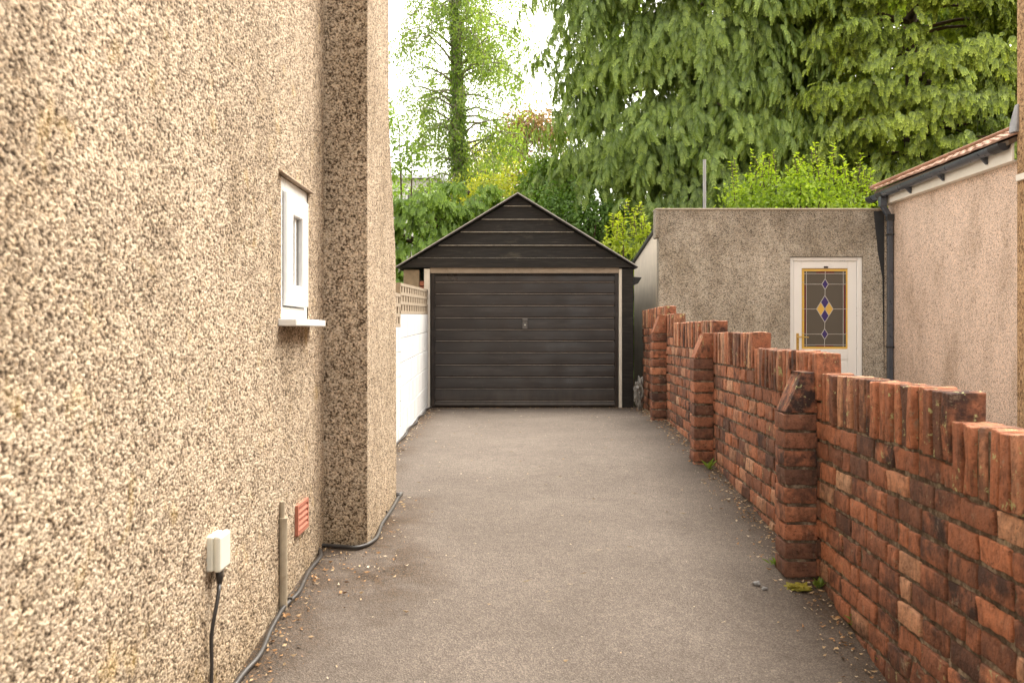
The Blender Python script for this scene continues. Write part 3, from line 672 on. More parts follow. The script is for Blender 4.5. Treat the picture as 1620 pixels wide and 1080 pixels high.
def gl_poly(mb, pts, y0=YG+.0, th=.0038): mb.prism([(dq(a, b)[0], y0, dq(a, b)[1]) for a, b in pts], (0, th, 0))
yel = MB()
x0_, x1_, y0_, y1_ = 174, 504, 204, 773
for pts in ([(x0_, y0_), (x1_, y0_), (x1_, y0_+17), (x0_, y0_+17)], [(x0_, y1_-15), (x1_, y1_-15), (x1_, y1_), (x0_, y1_)], [(x0_, y0_+17), (x0_+16, y0_+17), (x0_+16, y1_-15), (x0_, y1_-15)], [(x1_-16, y0_+17), (x1_, y0_+17), (x1_, y1_-15), (x1_-16, y1_-15)],
            [(278, 489), (308, 443), (336, 489), (308, 535)], [(340, 489), (366, 443), (394, 489), (366, 535)]): gl_poly(yel, pts)
yel.build('amber_glass', M['glass_yellow'], le)
for cx_, cy_, hw, hh in ((339, 313, 21, 36), (336, 668, 21, 36), (338, 441, 26, 44), (337, 537, 26, 44)):
    blu = MB(); gl_poly(blu, [(cx_-hw, cy_), (cx_, cy_-hh), (cx_+hw, cy_), (cx_, cy_+hh)]); blu.build('blue_diamond', M['glass_blue'], le)
red = MB()
for a, b, c, e in ((193, 315, 203, 666), (470, 315, 482, 664), (276, 224, 404, 234), (272, 747, 398, 755)): gl_poly(red, [(a, b), (c, b), (c, e), (a, e)])
red.build('ruby_glass', M['glass_red'], le)
cm = MB()
def came(a, b, c, e, w=1.6):
    dx_, dy_ = c-a, e-b; L = math.hypot(dx_, dy_); nx, ny = -dy_/L*w, dx_/L*w
    gl_poly(cm, [(a+nx, b+ny), (c+nx, e+ny), (c-nx, e-ny), (a-nx, b-ny)], YG-.003, .0065)
for a, b, c, e in ((190, 238, 488, 238), (190, 313, 318, 313), (360, 313, 488, 313), (190, 489, 278, 489), (394, 489, 488, 489), (190, 668, 315, 668), (357, 668, 488, 668), (190, 744, 488, 744),
                   (340, 222, 340, 277), (339, 349, 338, 396), (337, 582, 336, 632), (336, 704, 335, 757), (206, 222, 206, 757), (468, 222, 468, 757)): came(a, b, c, e)
for cx_, cy_, hw, hh in ((339, 313, 23, 38), (336, 668, 23, 38), (337, 489, 59, 96)):
    P4 = [(cx_-hw, cy_), (cx_, cy_-hh), (cx_+hw, cy_), (cx_, cy_+hh)]
    for k in range(4): came(*P4[k], *P4[(k+1) % 4], 2.0)
came(308, 441, 366, 537, 1.6); came(366, 441, 308, 537, 1.6)
for b in (300, 400, 489, 570, 660): came(x0_, b, x0_+16, b, 1); came(x1_-16, b, x1_, b, 1)
cm.build('lead_cames', M['came'], le)
hd = MB(); hxx, hz1_ = dq(140, 662); _, hz0_ = dq(0, 790); hd.box(hxx-.016, hxx+.016, YL-.01, YL, hz0_, hz1_)
lvz = dq(0, 687)[1]; hd.tube([(hxx, YL-.005, lvz), (hxx, YL-.05, lvz), (hxx+.02, YL-.055, lvz), (dq(212, 0)[0], YL-.05, lvz-.006)], [.01, .01, .009, .008], 10)
hd.build('handle', M['brass'], le, bevel=.002)
vx, vz = dq(342, 193); MB().box(vx-.027, vx+.027, YL-.008, YL+.001, vz-.01, vz+.012).build('knocker_plate', plain('dark_plate', (.03, .02, .02), .5), le, bevel=.003)
# pole behind the parapet
pq = P(1114.5, 253, 14.0); po = MB(); po.tube([(pq.x, 14, -.1), (pq.x, 14, pq.z)], .022, 14); po.tube([(pq.x, 14, pq.z-.01), (pq.x, 14, pq.z+.003)], .025, 14)
tag(po.build('pole', M['steel'], smooth=False), 'thin grey metal pole rising behind the roughcast outbuilding', 'pole')
# ---------------------------------------------------------------- right extension
EXX = 4.76; ex = empty('house_extension', (5.5, 11, float(gz(5.5, 11))), 'low pink pebbledashed extension with clay tile roof and grey gutter on the right', 'extension')
EZ = zr(1.60)
MB().box(EXX, 8.5, 9.5, 12.795, -.1, EZ+.02).build('wall', M['pink_dash'], ex)
MB().box(EXX-.075, EXX-.05, 9.48, 12.78, EZ+.002, EZ+.20).box(EXX-.05, EXX+.02, 9.49, 12.77, EZ-.0, EZ+.014).build('fascia', M['cream_upvc'], ex, bevel=.004)
MB().box(EXX-.07, EXX+.02, 12.782, 12.80, EZ, EZ+.19).build('fascia_end', M['cream_upvc'], ex)
def zg(Y): return EZ+.175-(Y-9.4)*.012
gt = MB(); prof_g = []
for k in range(11):
    a = math.pi+math.pi*k/10; prof_g.append((math.cos(a)*.056, math.sin(a)*.062))
for k in range(10, -1, -1):
    a = math.pi+math.pi*k/10; prof_g.append((math.cos(a)*.051, math.sin(a)*.057))
GX = EXX-.135
n = len(prof_g)
def gsec(Ya, Yb, s=1): 
    vs = [(GX+p[0]*s, Ya, zg(Ya)+p[1]*s) for p in prof_g]+[(GX+p[0]*s, Yb, zg(Yb)+p[1]*s) for p in prof_g]
    gt.add(vs, [(k, (k+1) % n, (k+1) % n+n, k+n) for k in range(n)]+[tuple(range(n))[::-1], tuple(range(n, 2*n))])
gsec(9.55, 13.05)
go = gt.build('gutter', M['gutter'], ex, smooth=False)
for Yb in (9.95, 10.95, 11.85):
    k_ = MB(); vs = [(GX+p[0]*1.08, Yb, zg(Yb)+p[1]*1.08) for p in prof_g[:11]]+[(GX+p[0]*1.08, Yb+.035, zg(Yb)+p[1]*1.08) for p in prof_g[:11]]
    k_.add(vs, [(k, k+1, k+12, k+11) for k in range(10)]); k_.prism([(GX-.02, Yb, zg(Yb)-.055), (EXX-.076, Yb, zg(Yb)-.05), (EXX-.076, Yb, zg(Yb)-.12), (EXX-.09, Yb, zg(Yb)-.12)], (0, .03, 0))
    k_.build('bracket', M['gutter'], go)
for Ya, Yb in ((9.5, 9.72), (12.55, 12.72), (12.9, 13.08)):
    s = 1.14; vs = [(GX+p[0]*s, Ya, zg(Ya)+p[1]*s) for p in prof_g[:11]]+[(GX+p[0]*s, Yb, zg(Yb)+p[1]*s) for p in prof_g[:11]]
    MB().add(vs, [(k, k+1, k+12, k+11) for k in range(10)]+[tuple(range(11)), tuple(range(11, 22))]).build('gutter_union', M['bitumen'], go)
dp = MB(); DPX = EXX-.045; YD = 12.62
def sq(mb, a, b, w=.034):
    a, b = Vector(a), Vector(b); mb.prism([a+Vector((-w, -w, 0)), a+Vector((w, -w, 0)), a+Vector((w, w, 0)), a+Vector((-w, w, 0))], b-a)
sq(dp, (GX, YD, zg(YD)-.17), (GX, YD, zg(YD)-.045), .042); sq(dp, (DPX, YD, zg(YD)-.31), (GX, YD, zg(YD)-.16), .034); sq(dp, (DPX-.0, YD, .1), (DPX, YD, zg(YD)-.31), .031)
dpo = dp.build('downpipe', M['gutter'], ex, bevel=.004)
for z in (zr(1.2), zr(-.2)): MB().box(DPX-.037, EXX+.001, YD-.037, YD+.037, z, z+.022).build('pipe_clip', M['bitumen'], dpo)
MB().box(DPX-.043, DPX+.043, YD-.043, YD+.043, zg(YD)-.35, zg(YD)-.27).build('socket', M['bitumen'], dpo, bevel=.004)
# tiled roof: courses of interlocking clay tiles rising away from the drive
tl = MB(); TP = .425; rt = random.Random(9); X0 = EXX-.14; Z0 = EZ+.205
ca = math.cos(math.atan(TP)); L_ = .31
for c in range(13):
    xa = X0+c*.26
    y = 9.42
    while y < 12.98:
        w = .19; yb = min(y+w-.004, 13.0); dz = rt.uniform(-.004, .004)
        za = Z0+(xa-X0)*TP+.022+dz; xb = xa+.30; zb3 = Z0+(xb-X0)*TP+.004+dz; th = .016
        ym = (y+yb)/2
        tl.add([(xa, y, za), (xa, ym, za+.012), (xa, yb, za), (xa, yb, za-th), (xa, y, za-th), (xb, y, zb3), (xb, ym, zb3+.012), (xb, yb, zb3), (xb, yb, zb3-th), (xb, y, zb3-th)],
               [(0, 1, 6, 5), (1, 2, 7, 6), (2, 3, 8, 7), (4, 9, 8, 3), (0, 5, 9, 4), (0, 4, 3, 2, 1), (5, 6, 7, 8, 9)])
        y += w
ro = tl.build('roof', M['tile'], ex)
MB().prism([(X0+.02, 9.45, Z0-.01), (8.4, 9.45, Z0-.01+TP*(8.4-X0-.02)), (8.4, 9.45, Z0-.06+TP*(8.4-X0-.02)), (X0+.02, 9.45, Z0-.06)], (0, 3.5, 0)).build('roof_deck', M['bark'], ro)
MB().prism([(X0-.0, 12.96, Z0+.03), (X0+3.4, 12.96, Z0+.03+TP*3.4), (X0+3.4, 12.96, Z0+.075+TP*3.4), (X0, 12.96, Z0+.075)], (0, .12, 0)).build('verge_tile', M['tile'], ro, bevel=.012)
MB().box(EXX, 8.0, 12.802, 12.9, EZ, EZ+.2).build('gable_wall', M['pink_dash'], ex)
# lead flashing against the taller house
nb = empty('neighbour_house', (6.5, 7, float(gz(6.5, 7))), 'tall brown roughcast house at the right edge of the photo', 'house')
MB().box(4.715, 9.5, -4, 9.44, -.3, 6.4).build('wall', M['brown_dash'], nb)
fl = MB(); fl.prism([(4.685, 9.40, zr(1.86)), (4.70, 9.40, zr(2.12)), (4.70, 9.46, zr(2.12)), (4.67, 9.50, zr(1.95)), (4.66, 9.50, zr(1.86))], (.14, .02, 0)); fl.build('lead_flashing', M['lead'], nb, bevel=.01)
MB().box(4.69, 4.73, 9.0, 9.42, zr(1.40), zr(1.46)).build('string_course', M['cream_upvc'], nb, bevel=.004)
# ---------------------------------------------------------------- vegetation
def rot_from(dirv, up):
    """columns: x = side, y = dir, z = normal ; arrays (N,3)"""
    y = dirv/np.linalg.norm(dirv, axis=1, keepdims=True)
    x = np.cross(y, up); x /= np.maximum(np.linalg.norm(x, axis=1, keepdims=True), 1e-6); z = np.cross(x, y)
    return np.stack([x, y, z], -1)
class Leaves:
    def __init__(s): s.V = []; s.Q = []; s.t = []; s.p = []; s.n = 0
    def inst(s, T, pos, rot, size, tint):
        TV, TQ, TP_ = T; N = len(pos)
        V = np.einsum('nij,kj->nki', rot, TV)*np.asarray(size).reshape(-1, 1, 1)+pos[:, None, :]
        Q = TQ[None]+(np.arange(N)*len(TV))[:, None, None]+s.n
        s.V.append(V.reshape(-1, 3)); s.Q.append(Q.reshape(-1, 4)); s.n += N*len(TV)
        s.t.append(np.repeat(tint, len(TV))); s.p.append(np.tile(TP_, N))
    def build(s, name, mat, parent): return np_mesh(name, np.concatenate(s.V), np.concatenate(s.Q), mat, parent, {'tint': np.concatenate(s.t), 'tip': np.concatenate(s.p)})
def T_leaf(w=.55, fold=.12):
    return (np.array([(0, 0, 0), (-w/2, .45, fold), (0, 1, -.05), (w/2, .45, fold)]), np.array([(0, 3, 2, 1)]), np.array([0, .3, .6, .3]))
def T_spray(n=7, droop=.55, w=.045, sub=2, seed=0, length=.42, tipw=.6):
    """flattened conifer spray: axis with branchlets on both sides, sagging towards the end"""
    r = np.random.default_rng(seed); V = []; Q = []; tp = []
    def strip(p0, p1, p2, wa, t0, t1):
        d = p1-p0; s_ = np.array([d[1], -d[0], 0.]); s_ = s_/(np.linalg.norm(s_)+1e-9)*wa
        i = len(V); V.extend([p0, p1+s_, p2, p1-s_]); Q.append((i, i+1, i+2, i+3)); tp.extend([t0, (t0+t1)/2, t1, (t0+t1)/2])
    ax_ = lambda t: np.array([0, t, -droop*t*t])
    strip(ax_(0), ax_(.5), ax_(1.0), w, 0, 1)
    for k in range(n):
        t = .12+.8*k/(n-1)
        for sgn in (-1, 1):
            a = R(38+r.uniform(-8, 8)); L = length*(1-t*.62)*r.uniform(.8, 1.15); b = ax_(t)
            d = np.array([sgn*math.sin(a), math.cos(a), -.25-.5*t])
            m = b+d*L*.5; e = b+d*L+np.array([0, 0, -.25*L]); strip(b, m, e, w*.95, t*.4, .35+tipw*t)
            if sub and L > .2:
                for q_ in (.45,):
                    bb = b+d*L*q_
                    for s2 in (-1, 1):
                        a2 = R(30); d2 = np.array([d[0]*math.cos(a2)-s2*d[1]*math.sin(a2), d[1]*math.cos(a2)+s2*d[0]*math.sin(a2), d[2]-.1]); strip(bb, bb+d2*L*.22, bb+d2*L*.42, w*.8, .3, .3+tipw*t)
    return np.array(V), np.array(Q), np.clip(np.array(tp), 0, 1)
SPR = [T_spray(5, .5, .085, 0, s, .55, .8) for s in range(3)]
SPF = [T_spray(4, .4, .12, 0, s+9, .55, 1.0) for s in range(3)]
LEAF = T_leaf()
def conifer(name, X, Y, zb, zt, Rf, nl, seed, label, mat, spr, size, droop=.9, front=True, up=.25, per=22, group=None, cat='tree', trunk=.22, limb_every=3, strand=.42):
    r = np.random.default_rng(seed); base = float(gz(X, Y)) if Y < 16 else ZC-.97
    t = empty(name, (X, Y, base), label, cat, group); tr = MB(); L = Leaves()
    tr.tube([(X, Y, base-.3), (X+.05, Y, (base+zt)/2), (X, Y, zt-.2)], [trunk, trunk*.7, .03], 10)
    for i in range(nl):
        f = r.random()**1.1; z0 = zb+(zt-zb)*f; a = r.uniform(0, 2*math.pi)
        if front and math.sin(a) > .35 and r.random() < .75: a = -a
        Rr = Rf(f)*r.uniform(.72, 1.12); dirh = np.array([math.cos(a), math.sin(a), 0]); side = np.array([-dirh[1], dirh[0], 0])
        def lp(s_): return np.array([X, Y, z0])+dirh*Rr*s_+np.array([0, 0, 1])*Rr*(up*s_-droop*.45*s_*s_)
        if i % limb_every == 0: tr.tube([lp(q_) for q_ in (0, .35, .7, .95)], [.05, .035, .02, .008], 5)
        ns = 5; k0 = max(3, int(per*Rr/2.4/ns)); s_ = r.uniform(.35, 1.03, k0)**.7; lat = r.normal(0, .13, k0)*Rr*(.35+s_)
        a0 = np.array([lp(q_) for q_ in s_])+side*lat[:, None]+r.normal(0, .06, (k0, 3))
        dd = dirh*r.uniform(.1, .9, k0)[:, None]+side*(np.sign(lat)*r.uniform(-.2, .6, k0))[:, None]+np.array([0, 0, -1])*r.uniform(.35, 1.15, k0)[:, None]*droop
        dd /= np.linalg.norm(dd, axis=1, keepdims=True); ln = strand*r.uniform(.5, 1.2, k0)
        k = k0*ns; tt = np.tile(np.linspace(0, 1, ns), k0); D0 = np.repeat(dd, ns, 0); Lr = np.repeat(ln, ns)
        pos = np.repeat(a0, ns, 0)+D0*(tt*Lr)[:, None]+np.array([0, 0, -1])*(tt**2*Lr*.35*droop)[:, None]+r.normal(0, .028, (k, 3))
        d = D0+np.array([0, 0, -1])*(tt*.7*droop)[:, None]+r.normal(0, .22, (k, 3))
        upv = np.tile([0, 0, 1.], (k, 1))+dirh*.6+r.normal(0, .35, (k, 3))
        tv = np.clip(r.normal(.45, .22)+np.repeat(r.normal(0, .2, k0), ns)+(tt-.5)*.25+r.normal(0, .08, k), 0, 1)
        w = r.integers(0, len(spr), k)
        for j in range(len(spr)):
            m = w == j
            if m.any(): L.inst(spr[j], pos[m], rot_from(d[m], upv[m]), r.uniform(.75, 1.25, m.sum())*size, tv[m])
    tr.build('trunk', M['bark'], t, smooth=True); L.build('crown', mat, t); return t
M['cyp'] = leafmat('cypress_foliage', (.062, .118, .022), (.40, .53, .12), .33)
M['yew'] = leafmat('yew_foliage', (.045, .085, .012), (.48, .60, .08), .33)
M['hedge'] = leafmat('soft_conifer_foliage', (.09, .18, .020), (.27, .42, .045), .4)
M['birch'] = leafmat('birch_leaves', (.24, .35, .075), None, .5)
M['ivy'] = leafmat('ivy_leaves', (.21, .33, .06), None, .45)
M['copper'] = leafmat('copper_leaves', (.28, .185, .10), None, .35)
M['bright'] = leafmat('bright_shrub_leaves', (.36, .50, .06), None, .5)
M['yellow'] = leafmat('yellow_green_leaves', (.42, .45, .06), None, .4)
M['lime'] = leafmat('lime_leaves', (.46, .56, .07), None, .45, .25)
M['dkshrub'] = leafmat('dark_shrub_leaves', (.15, .27, .05), None, .4)
def XA(px, Y): return (px-CX)/F*Y
def ZA(py, Y): return ZC+(HY-py)/F*Y
conifer('cypress_tree', XA(1090, 21), 21, .6, 11.5, lambda f: 3.0-.8*max(0, f-.4)+.15*math.sin(f*19), 330, 3, 'huge drooping cypress tree right behind the garage and outbuilding', M['cyp'], SPR, .20, .88, per=165)
conifer('cypress_tree', XA(1235, 23.5), 23.5, .6, 12.5, lambda f: 2.7-.9*f, 150, 5, 'slimmer cypress tree standing between the big drooping cypress and the yew', M['cyp'], SPR, .20, .8, per=150)
conifer('yew_tree', XA(1440, 20), 20, .8, 10.5, lambda f: 3.2-.7*f+.2*math.sin(f*17), 300, 7, 'broad yew tree with yellow-green tips behind the tiled extension roof', M['yew'], SPF, .16, .6, up=.25, strand=.28, per=165, limb_every=2)
conifer('yew_tree', XA(1640, 22), 22, .8, 10.0, lambda f: 2.6-.6*f, 110, 17, 'partly hidden yew tree at the far right beside the tall roughcast house', M['yew'], SPF, .165, .5, up=.2, strand=.28, per=140, limb_every=2)
conifer('cypress_tree', XA(1430, 26), 26, .6, 12.0, lambda f: 3.4-.6*f, 110, 27, 'dark cypress tree glimpsed through gaps behind the yew', M['cyp'], SPR, .30, .7, per=100)
def clumps(L, r, cs, n, leaf, flat=.8, T=LEAF):
    """cs: list of (x,y,z,rad); leaves lie in the outer shell of each clump"""
    for (x, y, z, rad) in cs:
        k = max(4, int(n*rad*rad)); u = r.normal(0, 1, (k, 3)); u /= np.linalg.norm(u, axis=1, keepdims=True)
        rr_ = rad*(r.uniform(.25, 1, k)**.5)*(1+.25*r.normal(0, 1, k)*.6)
        pos = np.array([x, y, z])+u*rr_[:, None]*np.array([1, 1, flat])
        d = u*.6+r.normal(0, .5, (k, 3))+np.array([0, 0, -.35]); up_ = np.tile([0, 0, 1.], (k, 1))*.8+u*.6+r.normal(0, .45, (k, 3))
        L.inst(T, pos, rot_from(d, up_), leaf*r.uniform(.6, 1.35, k), np.clip(r.normal(.5, .13)+r.normal(0, .2, k), 0, 1))
def bush(name, label, cat, cx, cy, zc, rx, ry, rz, mat, leaf, nclump, dens, seed, rad=(.25, .5), T=LEAF, group=None, shoots=0, bark='bark', base=None):
    r = np.random.default_rng(seed); b = ZC-.97 if base is None else base
    t = empty(name, (cx, cy, b), label, cat, group); L = Leaves(); tr = MB(); cs = []
    for i in range(nclump):
        u = r.normal(0, 1, 3); u /= np.linalg.norm(u); u[1] = -abs(u[1]) if r.random() < .7 else u[1]; s_ = r.uniform(.35, 1)**.5
        c = np.array([cx+u[0]*rx*s_, cy+u[1]*ry*s_, zc+u[2]*rz*s_]); cs.append((*c, r.uniform(*rad)))
        if i % 4 == 0: tr.tube([(cx+r.uniform(-.1, .1), cy, b-.1), tuple((c+np.array([cx, cy, b]))/2+r.normal(0, .15, 3)), tuple(c)], [.05, .03, .01], 5)
    clumps(L, r, cs, dens, leaf, T=T)
    for i in range(shoots):
        a = r.uniform(-1, 1); x0 = cx+a*rx; z0 = zc+rz*math.sqrt(max(0, 1-a*a))*.7; n = 12; h = r.uniform(.25, .6)
        tt = np.linspace(0, 1, n); bend = r.normal(0, .2); y0 = cy+r.uniform(-.8, .3)*ry
        pos = np.stack([x0+bend*tt*h, np.full(n, y0), z0+tt*h], -1); pos = np.repeat(pos, 2, 0)
        d = r.normal(0, 1, (2*n, 3)); d[:, 2] = .5; L.inst(T, pos, rot_from(d, np.tile([0, 0, 1.], (2*n, 1))+r.normal(0, .2, (2*n, 3))), leaf*r.uniform(.7, 1.2, 2*n), r.uniform(.5, 1, 2*n))
        tr.tube([tuple(pos[0]), tuple(pos[-1])], .006, 4)
    tr.build('trunk' if cat == 'tree' else 'stem', M[bark], t); L.build('crown' if cat == 'tree' else 'foliage', mat, t); return t
# bushes behind the garage
conifer('conifer_bush', XA(668, 18.6), 18.6, .7, ZA(318, 18.6), lambda f: 1.45-.75*f, 90, 21, 'feathery bright green conifer bush behind the left slope of the garage roof', M['hedge'], SPF, .135, .35, up=.3, strand=.22, per=300, cat='bush', trunk=.08)
conifer('conifer_bush', XA(742, 19.4), 19.4, .7, ZA(300, 19.4), lambda f: 1.3-.7*f, 80, 22, 'feathery green conifer bush under the ivy-clad birch trunk', M['hedge'], SPF, .135, .35, up=.3, strand=.22, per=300, cat='bush', trunk=.08)
bush('shrub', 'yellow-green rounded shrub peeping over the garage ridge', 'shrub', XA(812, 21.5), 21.5, ZA(318, 21.5), 1.1, .8, .62, M['yellow'], .08, 50, 1100, 31)
bush('shrub', 'dark green shrub between garage ridge and the drooping cypress', 'shrub', XA(915, 19.0), 19.0, ZA(350, 19.0), 1.0, .7, .55, M['dkshrub'], .08, 40, 900, 32)
bush('shrub', 'mid green shrub right behind the right roof slope of the garage', 'shrub', XA(880, 20.5), 20.5, ZA(300, 20.5), .65, .6, .5, M['hedge'], .08, 30, 1000, 39)
bush('privet_bush', 'yellow-green privet with upright shoots between garage and outbuilding', 'bush', XA(1000, 16.4), 16.4, ZA(405, 16.4), 0.42, .5, .42, M['lime'], .08, 18, 1100, 33, (.14, .26), shoots=22)
bush('shrub', 'bright green leafy shrub spilling over the roughcast outbuilding roof', 'shrub', XA(1262, 16.2), 16.2, ZA(335, 16.2), 1.15, .6, .62, M['bright'], .075, 70, 1000, 34, (.18, .36), shoots=44)
bush('broadleaf_tree', 'green leafy tree partly hidden behind the far corner of the pebbledashed house', 'tree', XA(610, 22), 22, ZA(250, 22), .62, .9, 1.35, M['ivy'], .10, 34, 300, 35, (.25, .45))
bush('copper_beech_tree', 'copper-leaved tree in the gap between birch and cypress', 'tree', XA(846, 34), 34, ZA(245, 34), 1.35, 1.5, 1.6, M['copper'], .13, 80, 330, 36, (.35, .7))
bush('broadleaf_tree', 'light green tree low between birch and copper tree', 'tree', XA(775, 30), 30, ZA(268, 30), .8, 1.2, .85, M['yellow'], .11, 40, 420, 37, (.3, .55))
bush('hedge', 'dense green hedge running behind the garage and outbuilding', 'hedge', 2.0, 26, ZC+.6, 9, .8, 1.6, M['dkshrub'], .16, 150, 170, 38, (.5, .9))
bush('shrub', 'grey-green shrub beside the pale distant house', 'shrub', XA(655, 27), 27, ZA(330, 27), 1.3, .8, .8, M['ivy'], .12, 30, 300, 41)
# birch with ivy-clad trunk
def birch():
    Y = 24; r = np.random.default_rng(51); X = XA(727, Y); b = ZC-.97
    t = empty('birch_tree', (X, Y, b), 'tall airy birch tree with ivy-clad trunk behind the garage', 'tree')
    tr = MB(); zs = [b-.2, ZA(300, Y), ZA(150, Y), ZA(0, Y), 11.6]; xs = [X, X+.02, X-.05, X-.12, X-.2]
    tr.tube([(x, Y, z) for x, z in zip(xs, zs)], [.2, .17, .13, .09, .02], 10)
    L = Leaves(); lb = Leaves()
    def tx(z): return np.interp(z, zs, xs)
    for i in range(105):
        f = (i+r.random())/105; z0 = ZA(330, Y)+f*7.6; a = r.uniform(0, 2*math.pi)
        Ln = np.interp(f, [0, .15, .45, .8, 1], [1.0, 1.6, 1.85, 1.35, .5])*r.uniform(.5, 1.15)
        if math.cos(a) > 0: Ln *= 1.12
        dh = np.array([math.cos(a), math.sin(a), 0]); pts = []
        rise = r.uniform(.2, .9)
        for s_ in (0, .25, .5, .75, 1.0): pts.append(np.array([tx(z0), Y, z0])+dh*Ln*s_+np.array([0, 0, Ln*(rise*s_-.75*s_**2.4)])+r.normal(0, .04, 3)*(s_ > 0))
        tr.tube([tuple(p) for p in pts], [.035, .024, .016, .010, .004], 5)
        P_ = np.array(pts)
        for j in range(int(9*Ln+3)):
            s_ = r.uniform(.25, 1.0); k = min(int(s_*4), 3); p = P_[k]+(P_[k+1]-P_[k])*(s_*4-k); hl = r.uniform(.25, .85)
            off = r.normal(0, .16, 3); off[2] = 0
            if j % 2 == 0: tr.tube([tuple(p), tuple(p+off+np.array([0, 0, -hl*.5])), tuple(p+off*1.6+np.array([0, 0, -hl]))], .004, 3, cap=False)
            n = int(r.integers(12, 30)*hl*1.8)+4; tt = r.random(n)
            pos = p+off*(tt*1.6)[:, None]+np.array([0, 0, -1])*(tt*hl)[:, None]+r.normal(0, .07, (n, 3))
            L.inst(LEAF, pos, rot_from(r.normal(0, .6, (n, 3))+np.array([0, 0, -1]), r.normal(0, 1, (n, 3))), .072*r.uniform(.6, 1.3, n), np.clip(r.normal(.5, .25, n), 0, 1))
    n = 6500; z = ZA(345, Y)+(r.random(n)**1.5)*6.2; fz_ = (z-ZA(345, Y))/6.2; a = r.uniform(0, 2*math.pi, n)
    rad = np.interp(fz_, [0, .12, .5, 1], [.48, .25, .16, .08])*r.uniform(.55, 1.15, n)
    pos = np.stack([np.interp(z, zs, xs)+np.cos(a)*rad, Y+np.sin(a)*rad, z], -1)
    out = np.stack([np.cos(a), np.sin(a), np.zeros(n)], -1)
    lb.inst(LEAF, pos, rot_from(out*.4+np.array([0, 0, -1])+r.normal(0, .3, (n, 3)), out+np.array([0, 0, .5])+r.normal(0, .25, (n, 3))), .085*r.uniform(.7, 1.3, n), np.clip(r.normal(.5, .25, n), 0, 1))
    tr.build('trunk', M['birch_bark'], t, smooth=True); L.build('crown', M['birch'], t); lb.build('ivy', M['ivy'], t)
birch()
# distant house
dh = empty('distant_house', (XA(640, 60), 60, ZC-.97), 'pale distant house with slate roof glimpsed left of the birch trunk', 'house')
hx0, hx1 = XA(560, 60), XA(690, 60); hz = ZA(283, 60)
MB().box(hx0, hx1, 60, 68, 0, hz).build('wall', plain('pale_render', (.62, .60, .58), .9, .05, 2), dh)
MB().prism([(hx0-.3, 59.6, hz), (hx0-.3, 64, hz+.9), (hx0-.3, 68.4, hz)], (hx1-hx0+.6, 0, 0)).build('roof', M['slate'], dh)
for xx in (XA(655, 60), XA(676, 60)):
    wq = MB().box(xx-.45, xx+.45, 59.93, 60.02, ZA(322, 60), ZA(300, 60)).build('window', M['white_upvc'], dh); MB().box(xx-.37, xx+.37, 59.9, 59.925, ZA(320.5, 60), ZA(301.5, 60)).build('pane', M['glass_win'], wq)
# ---------------------------------------------------------------- small things on the ground
lr = np.random.default_rng(77)
lit = [(.36, .20, .09), (.46, .33, .19), (.60, .50, .36)]
LV_ = []; LQ = []; LM = []; nn = 0
def litter(x, y, s, m, L=None):
    global nn
    a = lr.uniform(0, 6.28); w = s*(.35 if L is None else .08); ln = s if L is None else L; z = float(gz(x, y))+.004
    ca_, sa = math.cos(a), math.sin(a); c = lr.uniform(.1, .5)*s
    for u, v, h_ in ((0, -ln/2, c*.6), (w/2, 0, .001), (0, ln/2, c), (-w/2, 0, lr.uniform(0, .4)*s)): LV_.append((x+u*ca_-v*sa, y+u*sa+v*ca_, z+h_))
    LQ.append((nn, nn+1, nn+2, nn+3)); LM.append(m); nn += 4
for i in range(1600):   # along the foot of the brick wall
    y = lr.uniform(2.2, 12.7); x = BX(y)-abs(lr.normal(0, .085))-.008
    if any(a-.02 < y < a+.24 and x > BX(y)-.17 for a in (4.86, 7.74, 10.57)): continue
    litter(x, y, lr.uniform(.008, .032), lr.choice([0, 0, 1, 1, 2]))
for i in range(260):
    y = lr.uniform(2.6, 5.05); litter(WX+.02+abs(lr.normal(0, .07)), y, lr.uniform(.01, .03), lr.choice([0, 0, 1]))
for i in range(80):
    x, y = lr.normal(-.66, .12), lr.normal(4.75, .33)
    if y < 5.05 and x > WX+.02: litter(x, y, lr.uniform(.012, .034), lr.choice([0, 0, 1, 2]))
for i in range(260):
    y = lr.uniform(5.2, 12.6); x = (CXX if y < 6.37 else wx(y))+.03+abs(lr.normal(0, .06)); litter(x, y, lr.uniform(.01, .03), lr.choice([0, 1, 2]))
for i in range(420):
    y = lr.uniform(2.4, 12.5); litter(lr.uniform(-.7, 1.45), y, lr.uniform(.006, .02), lr.choice([1, 2, 2]), lr.uniform(.02, .05) if lr.random() < .25 else None)
for i in range(160):
    y = 12.8-abs(lr.normal(0, .08)); litter(lr.uniform(-.95, 1.6), y, lr.uniform(.01, .03), lr.choice([0, 1, 1]))
lo = np_mesh('leaf_litter', LV_, LQ, [plain('litter_%s' % w, c, .9, .3, 40) for w, c in zip(('rust', 'tan', 'pale'), lit)], midx=LM)
tag(lo, 'dry leaf litter and twigs scattered along the wall feet', 'leaf litter', kind='stuff')
M['weed'] = leafmat('weed_leaves', (.16, .25, .05), None, .35)
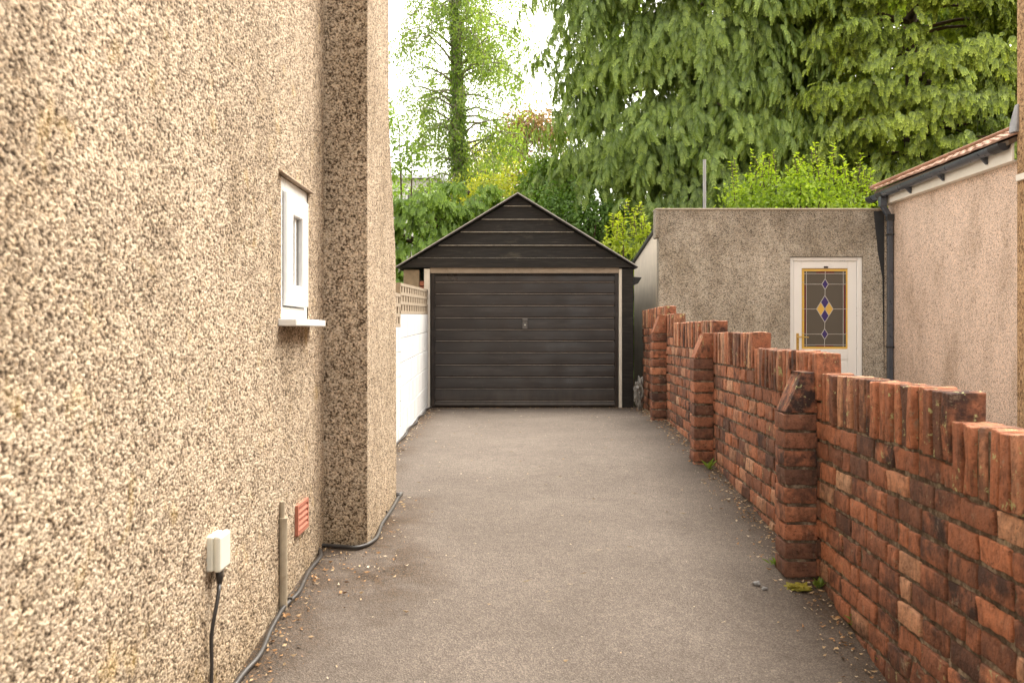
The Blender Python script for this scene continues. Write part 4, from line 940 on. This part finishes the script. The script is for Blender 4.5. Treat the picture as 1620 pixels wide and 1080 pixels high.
def weed(px, py, s, n, seed, label, name='weed'):
    s *= 1.4; r = np.random.default_rng(seed); p = gpt(px, py); t = empty(name, tuple(p), label, 'weed', 'weeds along the brick wall'); L = Leaves()
    k = n; a = r.uniform(0, 6.28, k); d = np.stack([np.cos(a), np.sin(a), r.uniform(.3, 1.6, k)], -1)
    L.inst(T_leaf(.3, .05), np.tile(np.array(p), (k, 1))+r.normal(0, s*.12, (k, 3))*np.array([1, 1, .2])+np.array([0, 0, .004]), rot_from(d, np.tile([0, 0, 1.], (k, 1))+r.normal(0, .2, (k, 3))), s*r.uniform(.5, 1.1, k), r.uniform(.3, 1, k))
    L.build('leaves', M['weed'], t); MB().tube([tuple(p), tuple(p+Vector((0, 0, s*.5)))], s*.03, 5).build('stem', M['weed'], t)
weed(1366, 996, .075, 16, 1, 'spiky green weed at the brick wall foot, lowest in the photo')
weed(1296, 930, .05, 12, 2, 'small leafy weed beside the yellow moss at the nearest pier')
weed(1227, 895, .045, 12, 3, 'tiny pale weed on the drive side of the nearest pier')
weed(1226, 832, .06, 6, 4, 'narrow-leaved weed against the wall between nearest and middle pier')
weed(1122, 742, .08, 8, 5, 'low bright weed at the foot of the middle pier')
weed(1400, 1056, .045, 8, 6, 'small seedling in the wall foot at the bottom edge of the photo')
mp = gpt(1262, 928); ms = bmesh.new(); bmesh.ops.create_icosphere(ms, subdivisions=5, radius=1)
for v in ms.verts:
    n = mnoise.fractal(v.co*3.2, 1, 2, 4); v.co *= 1+.35*n; v.co = Vector((v.co.x*.055, v.co.y*.07, max(v.co.z, -.2)*.009*(1+n)))
me = bpy.data.meshes.new('moss_patch'); ms.to_mesh(me); ms.free(); o = link('moss_patch', me, M['lichen']); o.location = mp+Vector((0, 0, .001)); tag(o, 'yellow-green moss cushion at the foot of the nearest brick pier', 'moss')
for k, (px, py, s, lab) in enumerate(((1197, 925, .020, 'larger grey stone chip lying on the drive near the nearest pier'), (1209, 932, .014, 'smaller dark stone chip lying on the drive near the nearest pier'))):
    s_ = bmesh.new(); bmesh.ops.create_icosphere(s_, subdivisions=2, radius=s)
    for v in s_.verts: v.co *= 1+.5*mnoise.noise(v.co*90+Vector((k*9, 0, 0))); v.co.z *= .6
    me = bpy.data.meshes.new('stone'); s_.to_mesh(me); s_.free(); o = link('stone', me, plain('stone_chip', (.22, .22, .22), .8, .3, 60)); o.location = gpt(px, py, s*.4); tag(o, lab, 'stone', 'loose stones on the drive')
